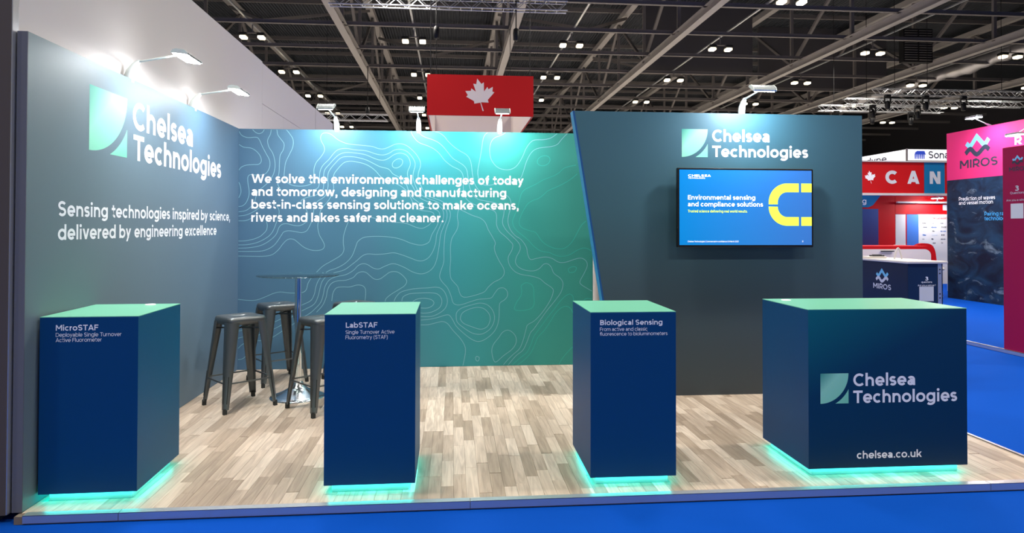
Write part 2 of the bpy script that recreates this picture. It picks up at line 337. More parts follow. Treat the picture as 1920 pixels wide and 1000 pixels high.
def text_polys(txt, s):
    """list of outlines at cap height 1 and the ink width of the line"""
    P = []; x = 0.0; prev = None; sid = 0
    for ch in txt:
        if ch == ' ': x += .47; prev = None; continue
        w, st = glyph(ch, s)
        if prev is not None:
            gap = .145
            if prev in ROUND_R or prev in 'ces': gap -= .035
            if ch in ROUND or ch == 's': gap -= .035
            if prev in OPEN: gap -= .05
            if ch in set('vwxytTAW'): gap -= .04
            if prev == 'T' and ch in 'eru': gap -= .08
            x += max(gap, .03)
        for k, d in st:
            sid += 1
            if k == 'O':
                P.append((sid, [(x + d[0] + d[2]*math.cos(2*math.pi*q/14), d[1] + d[2]*math.sin(2*math.pi*q/14)) for q in range(14)]))
            elif k == 'D':
                x0, y0, x1, y1 = d; hw = s/2*math.hypot(x1-x0, y1-y0)/max(abs(y1-y0), .01)
                P.append((sid, [(x+x0-hw, y0), (x+x0+hw, y0), (x+x1+hw, y1), (x+x1-hw, y1)] if y1 > y0 else [(x+x1-hw, y1), (x+x1+hw, y1), (x+x0+hw, y0), (x+x0-hw, y0)]))
            else:
                P += [(sid, g_) for g_ in ribbon([(x+a, b) for a, b in d], s, k == 'C')]
        x += w; prev = ch
    return P, x
def ribbon(pts, wd, closed=False):
    n = len(pts); Lf = []; Rg = []
    for i in range(n):
        a = pts[i-1] if (closed or i > 0) else None; b = pts[i]; c = pts[(i+1) % n] if (closed or i < n-1) else None
        def nrm(p, q):
            dx, dy = q[0]-p[0], q[1]-p[1]; l = math.hypot(dx, dy) or 1e-9; return (-dy/l, dx/l)
        n1 = nrm(a, b) if a else nrm(b, c); n2 = nrm(b, c) if c else n1
        mx, my = n1[0]+n2[0], n1[1]+n2[1]; l2 = mx*mx+my*my
        k = 2/l2 if l2 > .3 else 2/.3
        mx *= k*wd/2; my *= k*wd/2
        Lf.append((b[0]+mx, b[1]+my)); Rg.append((b[0]-mx, b[1]-my))
    return [[Rg[i], Rg[(i+1) % n], Lf[(i+1) % n], Lf[i]] for i in range(n if closed else n-1)]
def lettering(name, txt, o, u, width, cap, weight, mt, parent, v=(0, 0, 1), lift=0.0):
    """one line of print: o = left end of the baseline, u = reading direction"""
    P, tw = text_polys(txt, weight); mb = MB(); o, u, v = Vector(o), Vector(u), Vector(v); kx = width/tw; nr = u.cross(v)
    for k, pg in P:
        mb.add([o + u*(a*kx) + v*(b*cap) + nr*((k % 7)*0.00006) for a, b in pg], [tuple(range(len(pg)))])
    return mb.build(name, mt, parent)
def outline(name, pts, o, u, v, mt, parent, uv=None):
    """flat printed shape from an outline in metres"""
    o, u, v = Vector(o), Vector(u), Vector(v); mb = MB()
    mb.add([o + u*a + v*b for a, b in pts], [tuple(range(len(pts)))])
    ob = mb.build(name, mt, parent)
    if uv:
        lay = ob.data.uv_layers.new(name='UV')
        for lp in ob.data.loops:
            a, b = pts[lp.vertex_index]; lay.data[lp.index].uv = uv(a, b)
    return ob
def square_logo(o, u, v, wd, ht, parent):
    """square mark: quarter disc and the leftover corner"""
    q = [(0, ht)] + [(wd*math.cos(t), ht - ht*math.sin(t)) for t in [math.pi/2*k/20 for k in range(20, -1, -1)]]
    f = lambda a, b: (a/wd*.5, (1-b/ht)*.5)
    outline('logo_mark', q, o, u, v, M_['logo'], parent, f)
    r = 1.13; t0 = math.acos(1/r); t1 = math.asin(1/r)
    q2 = [(wd, 0)] + [(wd*r*math.cos(t), ht - ht*r*math.sin(t)) for t in [t0 + (t1-t0)*k/10 for k in range(11)]]
    outline('logo_mark', q2, o, u, v, M_['logo'], parent, f)
LEAF = [(812,210),(868,280),(900,258),(903,380),(948,318),(962,350),(1020,315),(1015,380),(1042,388),(955,490),(965,528),(862,525),(900,638),(885,642),(855,530),(775,545),(770,510),(668,455),(688,432),(655,378),(728,375),(735,342),(795,385),(760,280),(800,285)]
def maple_leaf(o, u, v, size, mt, parent):
    P = [((a-850)/432*size, (426-b)/432*size) for a, b in LEAF][::-1]
    return outline('maple_leaf', P, o, u, v, mt, parent)
def crown_logo(o, u, v, wd, m1, m2, parent):
    """zigzag over a wave; o = middle of the mark"""
    o, u, v = Vector(o), Vector(u), Vector(v); k = wd
    nr = u.cross(v)
    for nm, pts, th, mt, lf in (('zigzag_mark', [(-.42,.16),(-.275,0),(-.02,.36),(.26,-.01),(.42,.22)], .15, m1, 0),
                            ('wave_mark', smooth([(-.45,-.23),(-.26,-.075),(-.015,-.30),(.275,-.07),(.435,-.19)], False, 6), .15, m2, .001)):
        mb = MB()
        for pg in ribbon([(a*k, b*k*0.78) for a, b in pts], th*k*0.9): mb.add([o + u*a + v*b + nr*lf for a, b in pg], [(0, 1, 2, 3)])
        mb.build(nm, mt, parent)
# printed depth contours of the back wall: closed flag, then x and z in millimetres
CONTOURS = [
(0,"-2219,2482 -2192,2441 -2131,2419 -2046,2424 -2015,2399 -1984,2330 -1945,2255 -1910,2187 -1906,2124 -1928,2067 -1964,2035 -2031,2028 -2104,2031 -2128,2002 -2125,1933 -2115,1871 -2117,1808 -2144,1739 -2181,1705 -2219,1698"),
(0,"-2083,2504 -2052,2474 -2016,2462 -1983,2477 -1965,2505"),
(0,"-2219,2346 -2173,2319 -2094,2308 -2039,2273 -2002,2223 -1993,2173 -2020,2141 -2080,2137 -2147,2130 -2196,2108 -2219,2077"),
(0,"-1894,2504 -1902,2457 -1930,2394 -1917,2325 -1876,2256 -1855,2175 -1854,2099 -1872,2030 -1915,1960 -1969,1907 -2018,1865 -2042,1809 -2059,1746 -2102,1689 -2150,1655 -2219,1643"),
(0,"-1836,2505 -1826,2452 -1795,2408 -1762,2358 -1770,2295 -1800,2238 -1808,2150 -1811,2062 -1825,1986 -1820,1923 -1779,1861"),
(0,"-1738,2506 -1701,2460 -1670,2404 -1672,2328 -1708,2245 -1744,2163 -1756,2075 -1758,2012 -1737,1962 -1675,1924 -1589,1915 -1515,1926 -1466,1957 -1454,2033 -1452,2103 -1430,2166 -1381,2228 -1347,2288 -1351,2338 -1380,2395 -1386,2439 -1364,2474 -1314,2478 -1271,2460 -1208,2410 -1133,2375 -1072,2363 -947,2352 -847,2341 -784,2320 -727,2318 -671,2340 -608,2369 -544,2374 -487,2355 -430,2311 -379,2254 -345,2191 -341,2139 -360,2075 -366,2024 -353,1973 -314,1883 -276,1826 -212,1801 -136,1775 -85,1744 -46,1692 -23,1641 -27,1577 -58,1487 -77,1416 -86,1319 -89,1216 -91,1112 -125,1008 -132,949 -102,897 -50,838 -13,756 9,682 46,657 103,659 192,688 281,713 370,720 422,731 459,783 497,827 549,834 586,804 594,752 564,708 512,671 505,604 502,515 483,426 438,352 356,286 282,262 208,288 119,356 44,430 7,497 -30,546 -74,547 -162,521 -250,504 -331,498"),
(0,"-1577,1864 -1478,1873 -1416,1895 -1398,1939 -1396,2002 -1390,2072 -1362,2135 -1300,2199 -1251,2263 -1202,2305 -1122,2318 -1034,2304 -947,2299 -884,2287 -809,2262 -733,2253 -670,2274 -620,2305 -557,2316 -494,2298 -443,2254 -404,2190 -398,2139 -417,2062 -416,1998 -384,1908 -340,1838 -263,1794 -174,1762 -104,1718 -61,1654 -61,1577 -96,1487 -124,1409 -140,1290 -162,1157 -191,1075 -235,1024 -294,994 -352,990 -426,1013 -499,1054 -586,1091 -645,1096 -717,1069 -775,1043 -833,1052 -891,1088 -942,1099 -992,1078 -1042,1027 -1120,983 -1220,962 -1292,925 -1334,853 -1348,780 -1376,693 -1433,628 -1490,578 -1589,520 -1673,456 -1744,413 -1891,318 -1969,301 -2081,295 -2165,267 -2213,222"),
(0,"-2219,1264 -2102,1269 -1990,1293 -1905,1341 -1838,1406 -1807,1483 -1771,1515 -1722,1519 -1660,1503 -1599,1500 -1550,1522 -1519,1560 -1517,1623 -1532,1673 -1569,1711 -1585,1755 -1564,1780 -1515,1799 -1441,1819 -1385,1844 -1357,1889 -1352,1952 -1353,2028 -1341,2091 -1294,2149 -1238,2213 -1189,2255 -1122,2275 -1022,2270 -922,2254 -846,2223 -783,2201 -720,2199 -670,2223 -620,2258 -557,2275 -493,2256 -458,2209 -449,2151 -474,2087 -477,2036 -454,1972 -422,1921 -365,1819 -301,1774 -212,1743 -135,1705 -97,1654 -99,1577 -135,1487 -166,1409 -177,1319 -206,1231 -250,1164 -309,1130 -367,1130 -441,1157 -529,1190 -616,1213 -718,1202 -805,1197 -892,1202 -949,1180 -1007,1129 -1054,1092 -1135,1034 -1235,1005 -1314,969 -1363,911 -1384,838 -1405,751 -1447,672 -1547,617 -1632,572 -1688,529 -1758,471 -1878,408 -2011,359 -2137,346 -2214,328"),
(0,"-2219,1230 -2088,1230 -1975,1235 -1891,1269 -1835,1319 -1779,1406 -1758,1433 -1709,1446 -1635,1436 -1574,1427 -1525,1446 -1494,1497 -1470,1560 -1454,1648 -1446,1711 -1415,1756 -1366,1788 -1329,1826 -1307,1914 -1310,1990 -1306,2054 -1275,2111 -1226,2169 -1182,2213 -1134,2230 -1059,2231 -984,2219 -909,2197 -833,2160 -770,2129 -695,2110 -663,2091 -631,2053 -568,2019 -518,1984 -486,1933 -460,1857 -428,1806 -365,1755 -301,1704 -212,1685 -154,1660 -135,1615 -160,1512 -217,1408 -244,1334 -295,1302 -353,1296 -441,1316 -529,1352 -617,1375 -733,1387 -849,1387 -936,1375 -994,1334 -1015,1283 -1055,1180 -1121,1107 -1207,1056 -1292,1027 -1349,984 -1399,926 -1427,853 -1441,781 -1476,715 -1547,677 -1632,637 -1703,579 -1773,529 -1878,480 -1998,438 -2145,415 -2215,401"),
(0,"-2219,1182 -2087,1179 -1961,1179 -1876,1196 -1813,1247 -1764,1312 -1715,1356 -1658,1356 -1608,1319 -1551,1273 -1479,1244 -1408,1239 -1358,1254 -1340,1290 -1359,1341 -1395,1407 -1411,1497 -1396,1585 -1384,1655 -1353,1705 -1304,1763 -1261,1839 -1249,1902 -1256,1978 -1246,2042 -1219,2086 -1176,2137 -1133,2172 -1071,2183 -996,2173 -921,2153 -858,2119 -808,2077 -757,2020 -694,1983 -618,1958 -543,1920 -485,1869 -447,1806 -415,1742 -352,1672 -237,1653 -196,1621 -230,1531 -275,1493 -325,1474 -389,1486 -465,1518 -541,1534 -629,1539 -717,1556 -793,1574 -856,1587"),
(0,"-1095,1542 -1117,1485 -1142,1396 -1146,1319 -1139,1246 -1171,1188 -1264,1129 -1350,1079 -1407,1025 -1470,955 -1506,897 -1527,825 -1576,796 -1690,794 -1789,805 -1859,791 -1944,755 -2028,724 -2112,720 -2217,731"),
(0,"-708,699 -694,732 -643,775 -571,819 -505,863 -481,907 -498,944 -542,988 -593,1013 -659,1008 -717,967 -767,935 -818,935 -862,967 -905,1004 -949,1014 -999,997 -1042,953 -1120,925 -1206,918 -1270,889 -1306,823 -1319,751 -1355,664 -1418,591"),
(0,"-2213,107 -2164,116 -2115,166 -2094,194"),
(0,"-918,701 -911,777 -916,836 -948,868 -1006,873 -1077,854 -1148,855 -1213,845 -1248,794 -1262,707"),
(0,"-2219,1338 -2145,1341 -2060,1360 -2004,1384 -1976,1406 -1939,1446 -1927,1496 -1936,1546"),
(0,"-2219,1298 -2130,1301 -2032,1322 -1948,1363 -1895,1406 -1862,1458 -1830,1546 -1808,1628 -1815,1678 -1846,1722"),
(0,"-2219,1599 -2150,1608 -2089,1633 -2028,1671 -1986,1709"),
(0,"-2219,1548 -2149,1551 -2089,1577 -2028,1621"),
(0,"-2219,1952 -2203,1908 -2197,1845 -2219,1789"),
(0,"-444,2508 -425,2465 -386,2414 -342,2383 -265,2356 -195,2321 -137,2270 -93,2212 -49,2171 2,2136 67,2105 99,2073 114,2028 115,1951 119,1860 145,1796 196,1751 261,1722 338,1701 403,1681 454,1656 474,1611 474,1514 507,1443 572,1385 624,1333 650,1297 638,1237 605,1177 601,1125 623,1065 676,1008 744,978 849,960 940,933 1000,884 1076,831 1091,794 1068,719 1016,629 948,540 880,474 812,434 793,378 760,259 722,177 655,118 595,60 551,9"),
(0,"-368,2508 -336,2473 -291,2448 -215,2423 -151,2392 -99,2347 -49,2286 2,2226 66,2185 118,2150 150,2106 163,2041 176,1951 196,1880 228,1822 286,1784 364,1768 441,1753 506,1727 551,1682 552,1630 539,1566 543,1514 584,1449 649,1385 695,1340 725,1297 728,1244 691,1170 679,1110 713,1058 789,1023 879,1017 939,1042 985,1087 1030,1091 1068,1056 1098,989 1167,936 1197,876 1175,786 1106,689 1031,599 955,495 880,391 842,347 805,251 760,162 685,103 603,8"),
(0,"-189,2508 -138,2495 -87,2457 -50,2410 15,2349 79,2305 143,2269 182,2222 201,2158 212,2067 228,1977 260,1913 305,1862 376,1843 467,1847 532,1850 590,1825 623,1780 629,1708 604,1618 597,1540 623,1462 675,1398 741,1353 796,1274 811,1199 841,1140 909,1151 1000,1166 1075,1151 1151,1109 1227,1109 1319,1139 1395,1153 1449,1123 1464,1070 1433,995 1388,912 1388,875 1441,837 1515,794"),
(0,"375,2508 342,2476 323,2417 311,2327 291,2210 272,2107 273,2042 292,1978 337,1943 402,1940 493,1960 596,1980 674,1981 733,2020 765,2098 798,2203 843,2288 896,2334 974,2354 1066,2365 1132,2389 1178,2442 1221,2488 1244,2508"),
(0,"569,2508 517,2478 452,2452 414,2406 398,2328 408,2237 447,2167 505,2122 583,2107 648,2121 700,2163 752,2248 791,2339 843,2411 895,2435 987,2439 1066,2460 1132,2508"),
(1,"1051,2235 1051,2207 1033,2180 1002,2161 965,2155 934,2164 916,2185 916,2212 934,2239 965,2259 1002,2265 1033,2256"),
(1,"-535,2201 -529,2179 -538,2153 -560,2131 -588,2117 -615,2117 -633,2129 -639,2151 -630,2177 -608,2199 -580,2213 -553,2213"),
(0,"1340,2166 1258,2149 1205,2129 1153,2082 1100,2049 1034,2023 969,1996 903,1957 825,1920 773,1891 740,1845 721,1774 702,1696 669,1618 647,1553 663,1488 709,1437 774,1385 826,1340 879,1282 954,1232 1045,1214 1121,1181 1197,1173 1273,1191 1349,1236 1418,1263 1472,1254 1502,1232"),
(0,"1353,2072 1298,2025 1219,1972 1127,1926 1035,1886 982,1840 930,1801 865,1777 812,1742 773,1683 734,1605 718,1540 741,1489 813,1456 885,1437 916,1409 969,1334 1045,1282 1136,1255 1212,1262 1273,1304 1319,1365 1364,1451 1404,1516 1448,1555"),
(1,"747,863 789,888 849,873 876,825 879,750 883,668 857,616 789,594 707,590 669,610 691,677 736,744 747,803 741,841"),
(0,"1327,657 1312,705 1304,740 1273,763 1228,745 1167,688 1099,599 1016,495 940,391 880,309 850,228 805,139 730,80 648,7"),
(0,"1350,446 1304,564 1274,612 1228,632 1175,613 1114,554 1061,472 1001,383 925,301 895,234 850,138 775,57 703,6"),
(1,"1345,1045 1331,1012 1310,1000 1285,996 1265,1000 1254,1029 1267,1045 1289,1057 1313,1061 1334,1057"),
(0,"1380,236 1304,189 1244,132 1190,66 1153,4"),
(1,"426,174 446,233 498,299 542,358 595,380 647,357 685,304 685,237 640,171 550,105 476,42 449,55 431,114"),
(0,"1429,701 1464,716 1510,708"),
(1,"-10,1349 -20,1260 -17,1141 -24,1038 -16,949 13,904 58,852 80,785 103,748 147,737 236,755 340,791 385,843 444,895 519,934 556,984 551,1043 503,1125 461,1215 451,1275 461,1319 429,1385 384,1462 351,1539 300,1584 209,1616 107,1665 68,1676 53,1603 62,1526 49,1461 11,1397"),
(1,"44,519 51,578 103,622 207,654 296,673 370,657 422,612 452,545 448,471 408,397 341,350 282,339 207,357 118,415 59,467"),
(1,"89,519 111,570 177,607 266,628 340,613 393,560 408,501 386,434 341,400 289,395 222,417 133,452 96,489"),
(0,"-614,699 -592,746 -541,797 -439,825 -352,835 -264,839 -176,846 -117,831 -72,779 -50,697 -72,624 -131,572 -219,536 -333,535"),
(0,"-532,701 -519,745 -454,777 -351,785 -234,787 -161,775 -119,735 -109,683 -138,624 -219,581 -292,570 -333,573"),
(0,"-417,697 -366,722 -293,729 -227,716 -193,684 -212,647 -263,625 -333,626"),
(0,"-331,446 -250,448 -162,469 -96,479 -44,453 8,386 89,297 134,222 144,163 134,89 117,8"),
(1,"291,79 282,56 262,57 253,80 262,103 289,93"),
]
# ------------------------------------------------------------------ hall floor and stand platform
b = MB(); b.box(-60, 75, -30, 22, -0.10, -0.045)
tag(b.build('floor_hall', M_['carpet']), 'bright blue carpet covering the exhibition hall floor', kind='structure')
b = MB(); b.box(-60, 75, 22, 130, -0.10, -0.05)
tag(b.build('floor_hall_far', M_['concrete']), 'unseen grey concrete floor added down the hall for neutral bounce light', kind='structure')  # unseen grey added past the carpet so bounce light on the roof stays neutral
b = MB(); b.box(-2.235, 3.728, 3.703, 7.35, -0.044, -0.0045)
deck = tag(b.build('floor_stand', M_['deck_edge']), 'raised stand platform laid with pale oak planks', kind='structure')

PW = 0.072
rows = []; x = -2.220
while x < 3.70:
    y = 3.742 - random.random()*0.4
    wd = min(PW, 3.700 - x)
    while y < 7.272:
        ln = random.choice((0.36, 0.42, 0.48, 0.54))
        a, c = max(y, 3.742), min(y + ln, 7.272)
        if c - a > 0.03 and wd > 0.01: rows.append((x, wd, a, c))
        y += ln
    x += PW
BOXES = [(-2.21, -1.69, 3.85, 4.46), (-.71, -.20, 3.85, 4.46), (.79, 1.30, 3.85, 4.46), (2.11, 3.13, 3.88, 4.49)]
def plank_seen(r):
    px, py = r[0] + r[1]/2, (r[2]+r[3])/2
    if py > 5.86 and px > 1.3: return False
    for x0, x1, y0, y1 in BOXES:
        for k in range(1, 40):
            t = k/40; qx, qy, qz = px*t, py*t, 1.488*(1-t)
            if x0 < qx < x1 and y0 < qy < y1 and qz < 1.0: return False
    if px/py > 0.92 or px/py < -0.66: return False
    return True
rows.sort(key=lambda r: (-(plank_seen(r)), r[2]))
def plank_shape(mb, w_, l_, ox=0, oy=0, oz=0):
    g = 0.0004; e = 0.0007; z0, z1 = -0.004, 0.0
    r0 = [(ox+g,oy+g,oz+z0),(ox+w_-g,oy+g,oz+z0),(ox+w_-g,oy+l_-g,oz+z0),(ox+g,oy+l_-g,oz+z0)]
    r1 = [(p[0],p[1],oz+z1-0.0008) for p in r0]
    r2 = [(ox+g+e,oy+g+e,oz+z1),(ox+w_-g-e,oy+g+e,oz+z1),(ox+w_-g-e,oy+l_-g-e,oz+z1),(ox+g+e,oy+l_-g-e,oz+z1)]
    mb.loft([r0, r1, r2], False, True)
pcache = {}
for (x0, wd, y0, y1) in rows[:300]:
    key = (round(wd, 3), round(y1-y0, 2))
    if key not in pcache:
        mb = MB(); plank_shape(mb, wd, y1-y0)
        o = mb.build('plank', M_['plank'], deck, (x0, y0, 0)); pcache[key] = o.data
    else:
        o = bpy.data.objects.new('plank', pcache[key]); COL.objects.link(o); o.parent = deck; o.location = (x0, y0, 0)
mb = MB()
for (x0, wd, y0, y1) in rows[300:]: plank_shape(mb, wd, y1-y0, x0, y0)
tag(mb.build('plank_field', M_['plank_i'], deck), kind='stuff')

trim = tag(empty('trim_1', (0, 3.70, 0)), 'silver aluminium edging along the front of the wooden platform', kind='structure')
def edge_strip(x0, x1, y=0.0):
    mb = MB(); mb.box(x0, x1, y-0.004, y, -0.037, 0.003); mb.box(x0, x1, y-0.004, y+0.042, 0.0005, 0.0035)
    mb.build('edge_strip', M_['alu'], trim)
edge_strip(-2.190, -1.722); edge_strip(-1.719, 0.10); edge_strip(0.103, 3.12); edge_strip(3.123, 3.733)
t2 = tag(empty('trim_2', (3.73, 3.70, 0)), 'thin silver edging on the aisle side of the platform', kind='structure')
for y0, y1 in ((0.0, 1.22), (1.224, 3.64)):
    mb = MB(); mb.box(0, 0.004, y0, y1, -0.037, 0.003); mb.box(-0.022, 0.004, y0, y1, 0.0005, 0.0035); mb.build('edge_strip', M_['alu'], t2)

# ------------------------------------------------------------------ stand walls
WL = (-2.222, 3.747, 0)
mb = MB(); mb.box(-0.051, 0, 0.0, 3.53, 0.0, 2.512, 1)
mb.add([(0.0005,0.004,0),(0.0005,3.53,0),(0.0005,3.53,2.512),(0.0005,0.004,2.512)], [(0,1,2,3)], 0)
wall_left = tag(mb.build('wall_left', [M_['wall_left'], M_['wall_end']], None, WL), 'teal grey fabric wall with logo and slogan on the left of the stand', kind='structure')
WB = (-2.222, 7.277, 0)
mb = MB(); mb.box(0, 3.745, 0, 0.05, 0.0, 2.512)
wall_back = tag(mb.build('wall_back', M_['wall_back'], None, WB), 'blue to green back wall printed with thin depth contour lines', kind='structure')
WT = (1.0, 5.862, 0)
mb = MB(); sl = (0.448, 0.048)
fr = [(sl[1], 0, 2.512), (sl[0], 0, 0), (2.719, 0, 0), (2.719, 0, 2.512)]
bk = [(p[0], 0.12, p[2]) for p in fr]
mb.add(fr, [(0,1,2,3)], 0); mb.add(bk, [(3,2,1,0)], 0)
mb.add([fr[0], fr[1], bk[1], bk[0]], [(3,2,1,0)], 1)
mb.add([fr[3], fr[2], bk[2], bk[3], fr[0], bk[0]], [(0,1,2,3),(4,0,3,5)], 0)
wall_tv = tag(mb.build('wall_right', [M_['wall_tv'], M_['edge_light']], None, WT), 'dark slate wall with slanted left edge carrying the television', kind='structure')
mb = MB(); mb.poly_prism([(sl[1], 2.512), (sl[0], 0), (sl[0]+0.016, 0), (sl[1]+0.016, 2.512)], (0, 0, 0), (1,0,0), (0,0,1), (0,-1,0), 0.002)
mb.build('edge_band', M_['edge_dark'], wall_tv)
mb = MB(); mb.box(1.527, 1.575, 7.255, 7.33, 0, 2.48, 0, 0.004); mb.box(1.545, 1.556, 7.251, 7.256, 0, 2.48)
tag(mb.build('trim_3', M_['white_wall']), 'white upright profile closing the end of the back wall', kind='structure')
mb = MB(); mb.box(1.58, 3.72, 7.29, 7.33, 0, 2.48)
tag(mb.build('wall_storage', M_['white_wall']), 'white partition behind the slanted wall', kind='structure')

# contour print on the back wall
def smooth(pts, closed, k=4):
    n = len(pts); out = []
    for i in range(n if closed else n-1):
        p0 = pts[i-1] if (closed or i > 0) else pts[0]; p1 = pts[i]; p2 = pts[(i+1) % n]; p3 = pts[(i+2) % n] if (closed or i+2 < n) else pts[-1]
        for j in range(k):
            t = j/k; t2, t3 = t*t, t*t*t
            out.append(tuple(.5*((2*p1[a]) + (-p0[a]+p2[a])*t + (2*p0[a]-5*p1[a]+4*p2[a]-p3[a])*t2 + (-p0[a]+3*p1[a]-3*p2[a]+p3[a])*t3) for a in (0, 1)))
    if not closed: out.append(pts[-1])
    return out
for cl, sdat in CONTOURS:
    pts = [tuple(float(q)/1000 for q in t.split(',')) for t in sdat.split()]
    mx_ = sum(p[0] for p in pts)/len(pts)
    mb = MB()
    for pg in ribbon(smooth(pts, cl), 0.0055, cl):
        mb.add([(a - WB[0], -0.0008, max(c, 0.001)) for a, c in pg], [(0, 1, 2, 3)])
    mb.build('contour_line', M_['contour_g'] if mx_ > 0.72 else M_['contour'], wall_back)

def on_wall(parent, o): return Vector(o) - parent.location
# lettering, left wall (reads along +y)
uy = (0, 1, 0); ux = (1, 0, 0); vz = (0, 0, 1)
def lw(name, t, y0, y1, z, cap, wt, m='white'): lettering(name, t, (0.0012, y0-WL[1], z), uy, y1-y0, cap, wt, M_[m], wall_left)
lw('wall_title', 'Chelsea', 4.925, 6.018, 2.170, 0.195, .20); lw('wall_title', 'Technologies', 4.938, 6.735, 1.953, 0.180, .20)
lw('wall_slogan', 'Sensing technologies inspired by science,', 4.039, 7.010, 1.546, 0.086, .185)
lw('wall_slogan', 'delivered by engineering excellence', 4.039, 6.622, 1.410, 0.086, .185)
square_logo((0.0012, 4.357-WL[1], 1.958), uy, vz, 0.486, 0.405, wall_left)
# back wall
def bw(t, x0, x1, z): lettering('wall_statement', t, (x0-WB[0], -0.0016, z), ux, x1-x0, 0.092, .19, M_['white'], wall_back)
bw('We solve the environmental challenges of today', -2.091, 0.765, 1.946)
bw('and tomorrow, designing and manufacturing', -2.090, 0.577, 1.811)
bw('best-in-class sensing solutions to make oceans,', -2.089, 0.712, 1.677)
bw('rivers and lakes safer and cleaner.', -2.090, -0.095, 1.540)
# television wall
square_logo((2.031-WT[0], -0.0012, 2.117), ux, vz, 0.238, 0.250, wall_tv)
def tw(t, x0, x1, z, cap): lettering('wall_title', t, (x0-WT[0], -0.0012, z), ux, x1-x0, cap, .20, M_['white'], wall_tv)
tw('Chelsea', 2.311, 2.842, 2.257, 0.107); tw('Technologies', 2.310, 3.205, 2.120, 0.101)

# ------------------------------------------------------------------ neighbouring stand on the left
XW = -2.29
wn = empty('wall_neighbour', (XW, 3.78, 0)); tag(wn, 'tall white panel wall of the next stand rising behind the left wall', kind='structure')
for y0, y1, z0, z1 in ((0.0, 4.60, 0.0, 3.480), (4.605, 9.45, 2.975, 3.465), (4.605, 5.62, 0.0, 2.970), (5.623, 9.45, 0.0, 2.970)):
    mb = MB(); mb.box(-0.06, 0, y0, y1, z0, z1); mb.build('panel', M_['white_wall'], wn)
mb = MB(); mb.box(-0.004, 0.002, 7.78, 7.784, 2.98, 3.46); mb.build('seam', M_['steel_d'], wn)
mb = MB(); mb.box(-3.6, -2.286, 3.715, 3.775, 0.0, 3.6); mb.box(-2.286, -2.280, 3.720, 3.77, 0.0, 3.6, 1)
tag(mb.build('wall_dark_end', [M_['dark_wall'], M_['alu']]), 'dark brown end panel of the neighbouring stand at the left edge', kind='structure')
mb = MB(); mb.box(-3.6, -2.335, 3.655, 3.66, -0.04, 0.003); mb.box(-3.6, -2.335, 3.655, 3.715, 0.0, 0.003); mb.box(-3.6, -2.345, 3.66, 4.6, -0.044, 0.0)
tag(mb.build('trim_4', M_['alu']), 'silver platform edging of the neighbouring stand', kind='structure')

# ------------------------------------------------------------------ plinths and counter with cyan light below
def plinth(name, label, cat, loc, rz, wd, dp, group=None, side='teal_side', front='navy', ins=0.038):
    t = empty(name, loc, rz); tag(t, label, cat, group)
    zb, zt = 0.0495, 1.0
    mb = MB(); r = 0.0015
    q = [(0,0),(wd,0),(wd,dp),(0,dp)]
    lo = [(a, c, zb) for a, c in q]; hi = [(a, c, zt-0.004) for a, c in q]
    mb.add(lo + hi, [(0,1,5,4)], 0); mb.add(lo + hi, [(1,2,6,5),(3,0,4,7),(2,3,7,6)], 1); mb.add(lo, [(3,2,1,0)], 1)
    mb.build('body', [M_[front], M_[side]], t)
    mb = MB(); mb.box(-0.0005, wd+0.0005, -0.0005, dp+0.0005, zt-0.004, zt); mb.build('top_panel', M_['mint'], t)
    mb = MB(); mb.box(ins, wd-ins, ins, dp-ins, 0.0005, zb); mb.build('base', M_['plinth_base'], t)
    s0, s1 = ins-0.016, ins-0.006
    for x0, x1, y0, y1 in ((s0, wd-s0, s0, s1), (s0, wd-s0, dp-s1, dp-s0), (s0, s1, s1, dp-s1), (wd-s1, wd-s0, s1, dp-s1)):
        mb = MB(); mb.box(x0, x1, y0, y1, zb-0.005, zb-0.001); mb.build('led_strip', M_['led'], t)
    return t
def ptext(t, name, s_, u0, u1, z, cap, wt): lettering(name, s_, (u0, -0.0008, z), ux, u1-u0, cap, wt, M_['white'], t)
G = 'display plinths along the front of the stand'
p1 = plinth('display_plinth', 'navy plinth beside the left wall, its round white cable cap on the mint top', 'plinth', (-2.2054, 3.8533, 0), 0.0204, 0.5024, 0.601, G)
p2 = plinth('display_plinth', 'navy plinth with mint top in front of the bar stools', 'plinth', (-0.7067, 3.8555, 0), 0.0028, 0.5024, 0.601, G)
p3 = plinth('display_plinth', 'blue plinth with mint top in front of the slanted wall edge', 'plinth', (0.7948, 3.8521, 0), -0.0072, 0.5024, 0.601, G, side='navy_side')
ptext(p1, 'plinth_title', 'MicroSTAF', .081, .297, .9255, .0305, .18); ptext(p1, 'plinth_caption', 'Deployable Single Turnover', .081, .417, .8925, .0210, .115); ptext(p1, 'plinth_caption', 'Active Fluorometer', .081, .316, .8645, .0210, .115)
ptext(p2, 'plinth_title', 'LabSTAF', .116, .290, .9245, .0295, .18); ptext(p2, 'plinth_caption', 'Single Turnover Active', .115, .385, .8895, .0210, .115); ptext(p2, 'plinth_caption', 'Fluorometry (STAF)', .115, .347, .8605, .0210, .115)
ptext(p3, 'plinth_title', 'Biological Sensing', .055, .422, .9245, .0295, .18); ptext(p3, 'plinth_caption', 'From active and classic', .054, .334, .8905, .0205, .115); ptext(p3, 'plinth_caption', 'fluorescence to bioluminometers', .054, .452, .8635, .0205, .115)
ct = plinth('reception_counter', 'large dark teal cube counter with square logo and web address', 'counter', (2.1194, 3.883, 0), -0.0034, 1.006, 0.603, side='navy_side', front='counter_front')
square_logo((.074, -0.0008, .436), ux, vz, .176, .180, ct)
ptext(ct, 'counter_title', 'Chelsea', .280, .672, .538, .075, .19); ptext(ct, 'counter_title', 'Technologies', .279, .941, .4365, .075, .19); ptext(ct, 'web_address', 'chelsea.co.uk', .300, .711, .104, .0445, .18)
